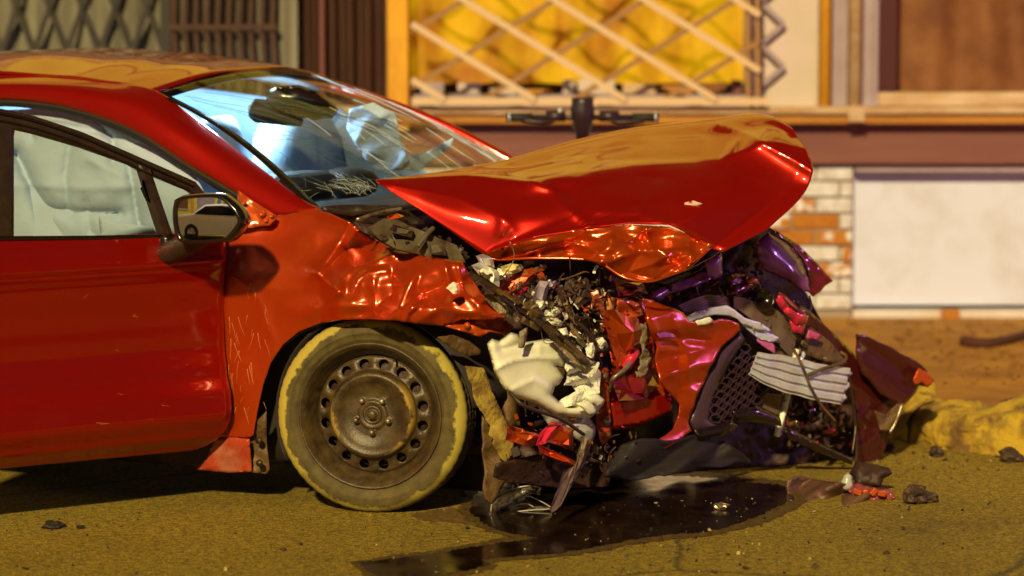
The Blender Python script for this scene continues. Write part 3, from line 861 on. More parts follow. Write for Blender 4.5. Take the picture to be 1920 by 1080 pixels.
sheet('torn_airbag_fold', [(760, 290, .95), (800, 285, 1.05), (850, 258, 1.15), (848, 270, 1.15), (815, 300, 1.05), (785, 322, .95), (758, 318, .9)], m_air, CAR, mode='v', res=6, namp=.02, nsc=26, thick=.003, seed=9)
# rear-view mirror and sensor housing on the screen
from mathutils.bvhtree import BVHTree
_bv = BVHTree.FromPolygons(*gridmesh(lambda i, j: ws_pt(i * 2 - 1, j), 40, 24))
def on_glass(x, y, back=0.0):
    h = _bv.ray_cast(CAM, ray(x, y).normalized())
    return (h[0].y if h[0] else 1.0) + back
def gl(pts, back):
    d = on_glass(555, 195, back)
    return [(x, y, d) for x, y in pts]
mirror_h = sheet('sensor_housing', gl([(497, 178), (520, 166), (560, 163), (600, 180), (632, 206), (622, 218), (590, 222), (545, 212), (510, 196)], .12), m_gloss, CAR, mode='Y', res=6, bulge=.03, bw=12, thick=.02)
sheet('rear_view_mirror', gl([(468, 200), (480, 188), (520, 192), (566, 222), (564, 234), (540, 232), (480, 226), (470, 218)], .15), m_black, mirror_h, mode='Y', res=6, bulge=.025, bw=10, thick=.02)
# assumed interior lamp (lit): it gives the cold light seen through the glass
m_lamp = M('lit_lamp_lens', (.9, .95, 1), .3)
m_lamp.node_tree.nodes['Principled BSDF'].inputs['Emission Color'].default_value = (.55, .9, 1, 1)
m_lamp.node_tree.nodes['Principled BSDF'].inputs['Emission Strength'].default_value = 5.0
lamp_o = obj('assumed_interior_lamp', *join([box_g(car(-1.22, .80, 1.392), .05, .07, .012, Matrix.Rotation(-TH, 3, 'Z')), box_g(car(-1.22, .96, 1.392), .05, .07, .012, Matrix.Rotation(-TH, 3, 'Z'))]), m_lamp, CAR, sm=False, bevel=.004)
for (u, v, w, e) in ((-1.02, .85, 1.33, 36.0), (-2.0, .95, 1.32, 26.0)):
    pl = bpy.data.lights.new('assumed_interior_light', 'POINT'); pl.energy = e; pl.color = (.54, .84, 1.0); pl.shadow_soft_size = .06
    po = link(bpy.data.objects.new('assumed_interior_light', pl)); po.parent = CAR; po.location = MW[CAR].inverted() @ car(u, v, w)

# ---- open door
PROF = [(.15, -.03), (.19, -.012), (.24, .035), (.30, .066), (.36, .060), (.43, .034), (.52, .016), (.64, .010), (.73, .018), (.785, .030), (.803, .036), (.815, .028), (.85, .020), (.93, .0)]
def door_pt(a, b):
    s = 1.26 * a + .002
    zb = .182 + .012 * a
    k = max(0.0, (.12 - s) / .12); zb += .11 * (1 - math.sqrt(max(0, 1 - k * k)))
    zt = .888 + .026 * s
    z = lerp(zb, zt, b)
    o = interp(PROF, z)
    e = max(0, 1 - s / .012); o -= .012 * e
    return door(s - .004 * math.sin(z * 3) + .012 * (1 - b) * (1 - a), z, o)
V, F = gridmesh(door_pt, 90, 90)
dr = obj('door', V, F, m_paint, CAR, thick=.012)
V, F = gridmesh(lambda a, b: door(.02 + 1.2 * a, lerp(.22, .86, b), -.055 + .01 * math.sin(b * 6)), 12, 12)
obj('door_trim', V, F, m_black, dr, thick=.05)
fr_out = [(-230, 176), (-140, 181), (-60, 192), (0, 204), (60, 217), (150, 247), (250, 291), (330, 326), (362, 340), (386, 369)]
fr_in = [(373, 374), (350, 357), (262, 321), (240, 309), (150, 277), (60, 251), (24, 243), (22, 255), (22, 447), (-230, 447)]
sheet('window_frame', fr_out + fr_in, m_black, dr, mode='d', D=.0, res=9, thick=.03)
for (off, r_, nm) in ((8, .0045, 'frame_bead'), (22, .003, 'frame_bead')):
    obj(nm, *tube_g([atD(x, y + off, .018) for x, y in fr_out[2:9]], r_, 6, 4), m_gloss, dr)
sheet('window_divider', [(256, 308), (277, 314), (321, 443), (299, 443)], m_black, dr, mode='d', D=-.004, res=9, thick=.028)
sheet('window_glass', [(22, 243), (60, 251), (150, 277), (240, 309), (262, 321), (300, 443), (22, 446)], m_sideglass, dr, mode='d', D=.004, res=30, thick=0)
sheet('quarter_glass', [(276, 325), (352, 358), (374, 376), (352, 442), (318, 442)], m_sideglass, dr, mode='d', D=.004, res=30, thick=0)
obj('belt_moulding', *tube_g([atD(-230, 447, .012), atD(150, 446, .014), atD(325, 442, .012)], .007, 8, 4), m_gloss, dr)
obj('door_handle', *box_g(door(.93, .76, .045), .18, .02, .035, Matrix.Rotation(AL, 3, 'Z')), m_paint, dr, sm=False, bevel=.008)

# ---- door mirror, glass turned to the street
MN = Vector((-.36, -.93, .03)).normalized()
MP = atY(389, 411, -.14)
go = [(336, 380), (350, 374), (380, 371), (408, 372), (422, 380), (436, 394), (445, 412), (440, 424), (430, 437), (418, 446), (390, 449), (352, 449), (340, 441), (334, 420), (333, 398)]
def mscale(k, h):
    cx, cy = 388, 411
    return [hit(cx + (x - cx) * k, cy + (y - cy) * k, MP, MN) + MN * h for x, y in go]
def loft(rings, closed=True, cap0=False, cap1=False):
    n = len(rings[0]); V = [p for r in rings for p in r]; F = []
    for i in range(len(rings) - 1):
        for k in range(n if closed else n - 1):
            F.append((i * n + k, i * n + (k + 1) % n, (i + 1) * n + (k + 1) % n, (i + 1) * n + k))
    if cap0: F.append(tuple(range(n))[::-1])
    if cap1: F.append(tuple(range((len(rings) - 1) * n, len(rings) * n)))
    return V, F
def dens(pts, n=4): return spline(pts + [pts[0]], n)[:-1]
rings = [dens(mscale(k, h)) for k, h in ((1.0, -.008), (1.02, .004), (1.07, .009), (1.16, .002), (1.22, -.02), (1.22, -.05), (1.05, -.085), (.65, -.105), (.08, -.112))]
mh = obj('mirror_housing', *loft(rings, True, False, True), m_gloss, dr)
mc = hit(388, 411, MP, MN)
def mring(k): return [p + MN * (.004 - (p - mc).length ** 2 / 2.4) for p in dens(mscale(k, 0))]
obj('mirror_glass', *loft([mring(k) for k in (.02, .1, .2, .3, .4, .5, .6, .7, .8, .9, 1.01)], True, True), m_mirror, dr)
obj('mirror_arm', *join([tube_g([atD(306, 470, -.01), atD(322, 472, .05), MP + Vector((-.01, .10, -.05)), MP + Vector((.01, .10, -.01))], (.042, .030), 12, 5)]), m_black, dr)
obj('mirror_foot', *join([tube_g([atD(312, 446, .02), atD(316, 470, .035), atD(330, 484, .06)], (.03, .024), 12, 5)]), m_gloss, dr)

# ---- near front wheel (steered inwards)
WCN = Vector((-.456, 0.012, .316))
WA = Vector((-math.sin(R(12)), -math.cos(R(12)), .02)).normalized()
wc_loc = MW[CAR].inverted() @ WCN
def radial_mat(name, c, c2, yel, r0, r1, rough=.8, bump=.4, thr=.45):
    mt = M(name, c, rough, c2=c2, ns=22, bump=bump, bs=160)
    N = mt.node_tree.nodes; L = mt.node_tree.links; b = N['Principled BSDF']
    tc = N.new('ShaderNodeTexCoord')
    ds = N.new('ShaderNodeVectorMath'); ds.operation = 'DISTANCE'; ds.inputs[1].default_value = wc_loc
    L.new(tc.outputs['Object'], ds.inputs[0])
    nz = N.new('ShaderNodeTexNoise'); nz.inputs['Scale'].default_value = 7; nz.inputs['Detail'].default_value = 8; nz.inputs['Roughness'].default_value = .7
    L.new(tc.outputs['Object'], nz.inputs['Vector'])
    ad = N.new('ShaderNodeMath'); ad.operation = 'MULTIPLY_ADD'; ad.inputs[1].default_value = .11; ad.inputs[2].default_value = -.055
    L.new(nz.outputs[0], ad.inputs[0])
    a2 = N.new('ShaderNodeMath'); a2.operation = 'ADD'; L.new(ds.outputs['Value'], a2.inputs[0]); L.new(ad.outputs[0], a2.inputs[1])
    m1 = N.new('ShaderNodeMapRange'); m1.inputs[1].default_value = r0; m1.inputs[2].default_value = r0 + .008; L.new(a2.outputs[0], m1.inputs[0])
    m2 = N.new('ShaderNodeMapRange'); m2.inputs[1].default_value = r1; m2.inputs[2].default_value = r1 + .006; m2.inputs[3].default_value = 1; m2.inputs[4].default_value = 0; L.new(ds.outputs['Value'], m2.inputs[0])
    n2 = N.new('ShaderNodeTexNoise'); n2.inputs['Scale'].default_value = 3.2; n2.inputs['Detail'].default_value = 7
    L.new(tc.outputs['Object'], n2.inputs['Vector'])
    sx_ = N.new('ShaderNodeSeparateXYZ'); L.new(tc.outputs['Object'], sx_.inputs[0])
    zz = N.new('ShaderNodeMath'); zz.operation = 'MULTIPLY_ADD'; zz.inputs[1].default_value = .24; zz.inputs[2].default_value = -.24 * wc_loc.z; L.new(sx_.outputs[2], zz.inputs[0])
    z2 = N.new('ShaderNodeMath'); z2.operation = 'ADD'; L.new(zz.outputs[0], z2.inputs[0]); L.new(n2.outputs[0], z2.inputs[1])
    m3 = N.new('ShaderNodeMapRange'); m3.inputs[1].default_value = thr - .08; m3.inputs[2].default_value = thr + .05; L.new(z2.outputs[0], m3.inputs[0])
    p = N.new('ShaderNodeMath'); p.operation = 'MULTIPLY'; L.new(m1.outputs[0], p.inputs[0]); L.new(m2.outputs[0], p.inputs[1])
    q = N.new('ShaderNodeMath'); q.operation = 'MULTIPLY'; L.new(p.outputs[0], q.inputs[0]); L.new(m3.outputs[0], q.inputs[1])
    old = b.inputs['Base Color'].links[0].from_socket
    mx = N.new('ShaderNodeMix'); mx.data_type = 'RGBA'; mx.inputs[7].default_value = (*yel, 1)
    L.new(q.outputs[0], mx.inputs[0]); L.new(old, mx.inputs[6]); L.new(mx.outputs[2], b.inputs['Base Color'])
    return mt
m_tyre = radial_mat('scuffed_tyre', (.112, .084, .022), (.058, .041, .012), (.40, .325, .05), .284, .3105, bump=.1, thr=.34)
m_rim = radial_mat('dusty_steel_rim', (.082, .053, .018), (.028, .016, .007), (.34, .21, .03), .128, .145, rough=.44, bump=.15, thr=.52)
def lathe_h(prof, n=64): return lathe_g(prof, WCN, WA, n, Vector((0, 0, 1)))
NT = 216
prof = [(-.19, .212), (-.2, .235), (-.2, .275), (-.185, .303), (-.165, .314), (-.135, .316), (-.131, .309), (-.125, .309), (-.121, .316), (-.10, .316), (-.096, .309), (-.09, .309), (-.086, .316), (-.062, .316), (-.058, .309), (-.052, .309), (-.048, .316), (-.03, .3135), (-.016, .306), (-.006, .296), (.0005, .283), (.002, .268), (.0022, .2665), (.0002, .2655), (.001, .25), (-.002, .245), (-.003, .2435), (-.0055, .242), (-.009, .233), (-.014, .225)]
V, F = lathe_h(prof, NT)
for i, (h, r) in enumerate(prof):                    # tread blocks: cross grooves
    if 3 <= i <= 17:
        for k in range(NT):
            if (k + (i % 2 if 8 < i < 15 else 0)) % 4 == 0:
                p = V[i * NT + k]; ax = WA * (p - WCN).dot(WA); rad = (p - WCN) - ax
                V[i * NT + k] = WCN + ax + rad * ((r - (.004 if i < 17 else .002)) / r)
wheel_prof = [(-.19, .205), (-.15, .19), (-.09, .186), (-.06, .197), (-.045, .208), (-.022, .215), (-.012, .222), (-.004, .230), (-.001, .2335), (-.004, .2355), (-.012, .233)]
g1 = lathe_h(wheel_prof, 96)
# pierced disc
def disc_h(r):
    return interp([(.03, -.040), (.036, -.038), (.044, -.036), (.050, -.047), (.075, -.047), (.10, -.038), (.118, -.026), (.128, -.022), (.135, -.026), (.141, -.046), (.146, -.054), (.180, -.060), (.187, -.066), (.194, -.078)], r)
pts = []; edges = []; HOLES = []
def ring2(r, n, ph=0): return [(r * math.cos(2 * math.pi * k / n + ph), r * math.sin(2 * math.pi * k / n + ph)) for k in range(n)]
for r, n in ((.03, 40), (.194, 110)):
    k0 = len(pts); pts += ring2(r, n); edges += [(k0 + i, k0 + (i + 1) % n) for i in range(n)]
for k in range(16):
    t = 2 * math.pi * (k + .5) / 16; c = (.1645 * math.cos(t), .1645 * math.sin(t)); HOLES.append(c)
    k0 = len(pts); pts += [(c[0] + .0165 * math.cos(q * math.pi / 10), c[1] + .0165 * math.sin(q * math.pi / 10)) for q in range(20)]
    edges += [(k0 + i, k0 + (i + 1) % 20) for i in range(20)]
for r in [.034, .038, .042, .046, .050, .056, .066, .078, .09, .10, .108, .114, .119, .124, .128, .1315, .135, .138, .1405, .1425, .145, .147, .183, .187, .19]:
    for p in ring2(r, max(36, int(r * 2 * math.pi / .006)), r * 7):
        if all(math.hypot(p[0] - c[0], p[1] - c[1]) > .019 for c in HOLES): pts.append(p)
vc, _, fc, *_ = delaunay_2d_cdt([Vector(p) for p in pts], edges, [], 0, 1e-6)
A_ = (Vector((0, 0, 1)) - WA * WA.z).normalized(); B_ = WA.cross(A_)
DV = [WCN + A_ * p.x + B_ * p.y + WA * disc_h(math.hypot(p.x, p.y)) for p in vc]
DF = []
for f in fc:
    cx = sum(vc[i].x for i in f) / 3; cy = sum(vc[i].y for i in f) / 3
    if .03 < math.hypot(cx, cy) < .194 and all(math.hypot(cx - c[0], cy - c[1]) > .0163 for c in HOLES): DF.append(tuple(f))
wheel = obj('front_wheel', *join([g1, (DV, DF)]), m_rim, CAR, thick=.003)
obj('tyre', V, F, m_tyre, wheel)
obj('brake_disc', *lathe_h([(-.085, .0), (-.085, .17), (-.1, .175), (-.12, .175)], 48), m_dark, wheel)
obj('hub', *lathe_h([(-.06, .031), (-.036, .031), (-.032, .028), (-.034, .022), (-.044, .018), (-.026, .015), (-.022, .010), (-.022, 0)], 30), m_rim, wheel)
for k in range(5):
    t = 2 * math.pi * (k + .5) / 5
    c = WCN + A_ * (-.056 * math.cos(t - math.pi / 5)) + B_ * (.056 * math.sin(t - math.pi / 5)) + WA * -.047
    V_, F_ = lathe_g([(0, .0135), (.006, .0135), (.008, .0105), (.022, .0100), (.027, .006), (.028, 0)], c, WA, 6)
    obj('wheel_nut', V_, F_, m_steel, wheel, sm=False)
vc_ = WCN + A_ * .178 + B_ * -.075
obj('valve', *tube_g([vc_ + WA * -.05, vc_ + WA * -.02], .004, 8, 1), m_black, wheel)

# ---- wheel arch liner, floor, sill, bulk behind the wheel
def arch(rad, v0, v1, a0, a1, n=40):
    V = []; F = []
    for i in range(n + 1):
        t = lerp(a0, a1, i / n)
        for v in (v0, v1):
            V.append(car(rad * math.cos(t) * 1.02, v, .30 + rad * math.sin(t)))
    for i in range(n): F.append((2 * i, 2 * i + 1, 2 * i + 3, 2 * i + 2))
    return V, F
liner = obj('wheel_arch_liner', *arch(.352, .03, .45, R(10), R(205)), m_rubber, CAR, thick=.006)
V = [car(.36 * math.cos(R(a)), .42, .3 + .36 * math.sin(R(a))) for a in range(-50, 231, 10)]
obj('liner_wall', V, [tuple(range(len(V)))], m_rubber, liner, sm=False)
RM = Matrix.Rotation(-TH, 3, 'Z')
obj('floor_pan', *join([box_g(car(-1.75, .88, .25), 2.6, 1.35, .12, RM), box_g(car(-.2, 1.0, .25), .9, 1.1, .1, RM)]), m_dark, CAR, sm=False)
obj('sill', *box_g(car(-1.72, .10, .205), 2.3, .14, .21, RM), m_dark, CAR, sm=False, bevel=.03)
obj('arch_light_blocker', *gridmesh(lambda a, b: car(lerp(-.25, -1.7, a), .14, lerp(.13, .55 + .35 * max(0, 1 - a * 4), b)), 12, 6), m_rubber, CAR, thick=.01)  # dark panel added to block cabin light showing in the arch gap
obj('bulkhead', *box_g(car(-.42, .88, .58), .05, 1.4, .68, RM), m_dark, CAR, sm=False)
sill_end = sheet('sill_end', [(368, 880, .02), (386, 862, .01), (405, 822, .005), (440, 820, .0), (468, 823, .0), (472, 884, .02), (430, 886, .03)], paint('dusty_sill_paint', (.42, .05, .02), r=.5, m=.2, scratch=.5, dirt=(.48, .24, .16), dirt_amt=.9), CAR, mode='v', res=6, namp=.006, nsc=30, thick=.004)
sheet('splash_guard', [(470, 800, .03), (486, 785, .02), (500, 770, .03), (500, 830, .05), (506, 880, .06), (500, 888, .06), (470, 886, .03)], m_brown, CAR, mode='v', res=6, namp=.01, nsc=24, thick=.004)
for (x, y) in ((486, 826), (487, 868)):
    obj('push_rivet', *lathe_g([(0, .012), (.006, .011), (.008, 0)], atV(x, y, .01), -FV, 14), m_black, CAR)
obj('liner_edge', *tube_g([atV(476, 812, .01), atV(487, 730, .02), atV(512, 670, .025), atV(560, 626, .03), atV(600, 610, .03)], .005, 6, 5), m_gloss, CAR)

# ---- rear of the body (left of the photograph's edge)
def body_sec(u, b):
    w = lerp(.2, .93 + .02 * (-u - 1.6), b)
    return (.0 + .05 * (1 - b) ** 3 + .05 * b ** 4 - .02 * math.sin(b * 3.1) + max(0, (-u - 3.2)) ** 2 * .25, w)
V, F = gridmesh(lambda a, b: (lambda u: car(u, *body_sec(u, b)))(lerp(-1.62, -3.95, a)), 30, 14); obj('rear_flank', V, F, m_paint, CAR, thick=.004)
V, F = gridmesh(lambda a, b: (lambda u, s: car(u, 1.76 - s[0], s[1]))(*(lambda u: (u, body_sec(u, b)))(lerp(.1, -3.95, a))), 30, 14); obj('far_flank', V, F, m_paint, CAR, thick=.004)
def tail(a, b):
    s0 = body_sec(-3.95, b)
    return car(-3.95 - .12 * math.sin(math.pi * a) - .05 * math.sin(b * 3), lerp(s0[0], 1.76 - s0[0], a), s0[1])
obj('tailgate', *gridmesh(tail, 16, 12), m_paint, CAR, thick=.004)
obj('rear_window', *gridmesh(lambda a, b: roof_pt(1, a).lerp(car(-3.93 - .1 * math.sin(math.pi * a), lerp(.15, 1.61, a), .98), b), 12, 8), m_sideglass, CAR)
obj('rear_pillar', *gridmesh(lambda a, b: roof_pt(lerp(.42, 1, a), 0).lerp(car(lerp(-1.95, -3.93, a), .08, .95), b) if a > .5 or b < .12 else roof_pt(lerp(.42, 1, a), 0).lerp(car(lerp(-1.95, -3.93, a), .08, .95), .12), 16, 8), m_paint, CAR)
obj('centre_pillar', *gridmesh(lambda a, b: car(-1.6 - .09 * a, lerp(.04, .2, b), lerp(.3, 1.36, b)), 2, 8), m_gloss, CAR, thick=.04)
for (v, side, nm) in ((.0, -1, 'rear_wheel'), (1.70, 1, 'rear_wheel')):
    c = car(-2.65, v, .316)
    obj(nm, *lathe_g([(-.2, .2), (-.2, .28), (-.17, .312), (-.03, .312), (0, .28), (0, .22), (-.05, .2), (-.05, 0)], c, FV * side, 60), m_rubber, CAR)
obj('far_front_wheel', *lathe_g([(-.2, .2), (-.2, .28), (-.17, .312), (-.03, .312), (0, .28), (0, .22), (-.05, .2), (-.05, 0)], car(.02, 1.68, .316), FV, 60), m_rubber, CAR)

# ---- near front wing: buckled and scraped
def wing_region(x, y):
    return max(0, min(1, (x - 590) / 90))
def wing_v(x, y):
    t = max(0, min(1, (545 - y) / 150)); t = t * t * (3 - 2 * t)
    q = max(0, min(1, (x - 430) / 110)); d = .105 * t * (.72 + .28 * q * q * (3 - 2 * q))
    t2 = max(0, min(1, (x - 820) / 130)); return d * (1 - .5 * t2) + .03 * t2
wing = sheet('front_wing', [(416, 430, .035), (450, 429, .03), (505, 424, .05), (516, 405, .062), (545, 396, .085), (592, 391, .11), (625, 403, .12), (656, 417, .12), (690, 440, .10), (740, 470, .08), (800, 481, .07), (868, 491, .06), (882, 520, .04), (905, 552, .03), (935, 580, .03), (950, 598, .04), (905, 600, .03), (865, 598, .01), (830, 611, .0), (780, 606, -.01), (740, 601, -.012), (690, 598, -.012), (640, 600, -.012), (600, 606, -.012), (560, 622, -.012), (530, 647, -.01), (508, 680, -.01), (494, 720, -.005), (483, 770, .0), (475, 816, .005), (467, 820, .01), (406, 819, .01), (409, 700, .0), (415, 560, .0)],
      m_fender, CAR, mode='v', Dfn=wing_v, res=4.6, namp=.006, nsc=120, famp=.050, fsc=74, region=wing_region, thick=.003, seed=21,
      extra=lambda x, y: .055 * max(0, min(1, (x - 602) / 36)) * max(0, min(1, (y - 425) / 165)) * max(0, min(1, (960 - x) / 110)) + .012 * math.exp(-((y - 585) / 18) ** 2) * max(0, min(1, (x - 520) / 60)) * max(0, min(1, (720 - x) / 40)) - .006 * math.exp(-((y - 640) / 60) ** 2) * max(0, min(1, (500 - x) / 60)),
      creases=[([(656, 417), (640, 452), (598, 512)], 0.027, 14), ([(598, 512), (635, 548)], 0.033, 12), ([(635, 548), (640, 525), (665, 503), (735, 480)], 0.030, 12), ([(650, 470), (620, 500)], -0.030, 20),
               ([(660, 555), (672, 525), (690, 512), (725, 508)], 0.027, 11), ([(700, 525), (705, 590)], 0.021, 10), ([(735, 510), (738, 560)], -0.024, 14), ([(758, 600), (770, 580), (795, 560)], 0.033, 11),
               ([(770, 590), (790, 575)], -0.021, 11), ([(800, 480), (780, 540), (830, 590)], -0.033, 20), ([(835, 500), (850, 560)], 0.030, 12), ([(860, 500), (870, 545), (900, 575)], 0.027, 10), ([(740, 472), (668, 432)], 0.024, 9), ([(590, 575), (690, 572)], 0.015, 10), ([(440, 520), (485, 560), (515, 640)], 0.006, 12)])
# scrapes through the paint on wing and door
m_scr = M('scraped_primer', (.60, .27, .07), .7)
def strokes(n, gen, place, par):
    G = []
    for i in range(n):
        x, y, a, L, w_ = gen()
        pts = []; 
        for k in range(5):
            a += rc.uniform(-.12, .12); pts.append((x, y)); x += math.cos(a) * L / 4; y += math.sin(a) * L / 4
        G.append(tube_g([place(*p) for p in pts], (w_, w_ * .3), 4, 2))
    o = obj('paint_scrape', *join(G), m_scr, par); o['kind'] = 'stuff'
def door_at(x, y):
    z = atD(x, y).z
    return atD(x, y, interp(PROF, z) + .0062)
strokes(34, lambda: (rc.uniform(428, 500), rc.uniform(520, 770), rc.uniform(1.2, 1.9), rc.uniform(8, 46), rc.uniform(.0005, .0011)), lambda x, y: atV(x, y, wing_v(x, y) - .0022 + .006 * math.exp(-((y - 640) / 60) ** 2) * max(0, min(1, (500 - x) / 60)) - (.006 * math.exp(-segd(x, y, 440, 520, 485, 560) / 12) + .006 * math.exp(-segd(x, y, 485, 560, 515, 640) / 12)) * .8), wing)
strokes(26, lambda: (rc.uniform(180, 380), rc.uniform(790, 840), rc.uniform(-.25, .15), rc.uniform(10, 50), rc.uniform(.0004, .0009)), door_at, dr)
strokes(8, lambda: (rc.uniform(60, 390), rc.uniform(520, 780), rc.uniform(-.6, .6), rc.uniform(5, 16), rc.uniform(.0004, .0008)), door_at, dr)
# exposed corner of the pillar foot with bolts
corner = sheet('pillar_foot', [(447, 357, .085), (480, 380, .075), (517, 403, .06), (514, 414, .056), (505, 423, .05), (450, 428, .03), (443, 400, .05)], m_orange, CAR, mode='v', res=5, D=.05, namp=.006, nsc=16, thick=.003, seed=5)
for (x, y, r) in ((492, 400, .012), (500, 412, .009), (468, 415, .011), (458, 380, .008), (510, 404, .008)):
    obj('bolt', *lathe_g([(0, r), (.006, r * .9), (.007, r * .5), (.002, r * .3), (.002, 0)], atV(x, y, .045), -FV, 12), m_orange, corner)

# ---- bonnet, folded up like a tent
crest = [(705, 339, .20), (790, 330, .36), (875, 318, .50), (960, 299, .64), (1090, 262, .80), (1200, 240, .86), (1310, 228, .86), (1400, 216, .80), (1448, 221, .72), (1484, 243, .60)]
ridge = [(705, 340, .185), (775, 336, .24), (870, 331, .29), (990, 344, .27), (1093, 327, .33), (1184, 311, .38), (1270, 306, .40), (1354, 300, .40), (1440, 268, .44), (1512, 283, .44)]
upper = [(706, 341, .18), (782, 352, .19), (872, 362, .20), (990, 374, .20), (1093, 356, .25), (1184, 342, .28), (1270, 336, .30), (1354, 334, .32), (1445, 318, .37), (1524, 322, .36)]
middle = [(706, 342, .175), (784, 372, .16), (868, 400, .14), (975, 416, .12), (1090, 396, .14), (1182, 384, .16), (1265, 384, .18), (1354, 388, .21), (1440, 372, .27), (1502, 369, .29)]
lower = [(707, 343, .17), (785, 393, .15), (850, 437, .13), (906, 478, .11), (1000, 446, .06), (1090, 430, .06), (1180, 420, .08), (1254, 424, .10), (1355, 470, .12), (1440, 430, .21)]
midc = [((a[0] + b[0]) / 2, (a[1] + b[1]) / 2 - (4 if 2 < i < 9 else 0), lerp(a[2], b[2], .5) - .01) for i, (a, b) in enumerate(zip(crest, ridge))]
far = []
for i, p in enumerate(crest):
    k = min(1, i / 3)
    far.append(atY(*p) + Vector((.06 * k, .34 * k, -.13 * k)))
rows = [far] + [[atY(*p) for p in r] for r in (crest, midc, ridge, upper, middle, lower)]
V, F = patch_g(rows, 16, 10, True)
hood_cr = crease_fn([([(1000, 346), (1035, 362), (1065, 395), (1105, 425)], .016, 9), ([(1340, 236), (1400, 256), (1523, 322)], .022, 8), ([(870, 318), (1000, 346)], .006, 9), ([(940, 440), (942, 410), (960, 440)], .012, 6), ([(1080, 330), (1140, 300), (1300, 296)], -.010, 14), ([(900, 322), (960, 326), (1090, 302)], .010, 9), ([(1382, 268), (1354, 303)], .014, 6), ([q[:2] for q in ridge], .009, 8), ([(1200, 330), (1300, 345), (1400, 335)], -.006, 14), ([(1245, 420), (1200, 400), (1120, 398)], .010, 7), ([(740, 350), (860, 372), (960, 420)], .006, 9), ([(1040, 300), (1160, 268), (1320, 262)], .008, 7)])
HV = []
for p in V:
    x, y = project(p)
    HV.append(p + Vector((0, -1, .25)) * hood_cr(x, y) + Vector((0, -.004, .002)) * ridged(x, y, 160, 3.0, 2) + Vector((0, -.022, .008)) * facet(x, y, 150, 2.0) * max(0, min(1, (x - 960) / 120)) * max(0, min(1, (y - 300) / 40)))
hood = obj('bonnet', HV, F, m_paint, CAR, thick=.004)
crump = sheet('bonnet_lip', [(906, 477, .11), (950, 462, .07), (1000, 447, .055), (1090, 431, .055), (1180, 421, .075), (1254, 425, .095), (1336, 459, .115), (1330, 466, .10), (1290, 500, .05), (1250, 517, .02), (1215, 527, .0), (1170, 519, .0), (1130, 495, .03), (1092, 485, .05), (1000, 483, .07), (935, 487, .10)],
      m_crush, hood, mode='Y', res=3.6, namp=.008, nsc=70, famp=.055, fsc=54, thick=.004, seed=33,
      region=lambda x, y: max(.15, min(1, (y - 428) / 26)),
      creases=[([(985, 470), (1060, 452), (1110, 465)], .022, 8), ([(1110, 445), (1180, 452), (1215, 430)], .022, 9), ([(1130, 490), (1200, 470), (1290, 468)], .028, 9), ([(1210, 415), (1215, 455), (1250, 480)], .02, 8), ([(940, 480), (960, 440)], .02, 7), ([(1060, 475), (1150, 480)], -.025, 10), ([(1240, 500), (1290, 470)], -.02, 9)])
obj('lip_hem', *tube_g([atY(x, y, d - .004) for x, y, d in ((906, 478, .11), (935, 487, .10), (1000, 484, .07), (1092, 486, .05), (1130, 496, .03), (1170, 520, .0), (1215, 528, .0), (1250, 518, .02), (1290, 501, .05), (1334, 462, .11))], .005, 6, 5), m_crush, hood)
sheet('paint_chip', [(1283, 380), (1300, 376), (1318, 382), (1302, 388), (1296, 398), (1291, 414), (1287, 398)], M('bare_primer', (.62, .40, .30), .7), hood, mode='Y', D=.163, res=5, thick=.001)
# inner panel of the bonnet seen from below
inner = [[p + Vector((.0, .03, -.03)) for p in r] for r in ([atY(*p) for p in crest], [atY(*p) for p in upper], [atY(*p) for p in lower])]
# ================================================================== THE CRUSHED FRONT
def YF(x): return -.15 + (x - 960) / 616.0 * 1.0
def wk(name, outline, mat, off=0.0, parent=CAR, **kw):
    O = [(p[0], p[1], off + (p[2] if len(p) > 2 else 0)) for p in outline]
    return sheet(name, O, mat, parent, mode='Y', Dadd=YF, **kw)
def wp(x, y, off=0.0): return atY(x, y, YF(x) + off)
def pipe(name, pts, r, mat, parent=CAR, n=8, sub=6): return obj(name, *tube_g([wp(*p) for p in pts], r, n, sub), mat, parent)

# dark crumpled mass behind everything
bay = wk('engine_bay', [(662, 418, .55), (720, 395, .55), (800, 400, .5), (900, 440, .4), (1000, 460), (1130, 480), (1230, 505), (1340, 450), (1440, 428), (1500, 530), (1560, 640), (1610, 720), (1635, 790), (1630, 872), (1560, 878), (1480, 872), (1350, 880), (1200, 893), (1000, 898), (905, 890, .2), (880, 760, .25), (860, 640, .3), (840, 560, .35), (800, 500, .5), (740, 478, .55), (690, 445, .55)],
         m_dark, .34, res=9, namp=.05, nsc=70, famp=.05, fsc=60, thick=.01, seed=3)
obj('engine_block', *join([box_g(car(.12, .85, .52), .55, .8, .45, RM), box_g(car(.30, .75, .64), .2, .5, .2, RM)]), m_dark, CAR, sm=False, bevel=.04)
obj('front_crossmember', *box_g(car(.22, .9, .2), .25, 1.1, .1, RM), m_dark, CAR, sm=False, bevel=.03)

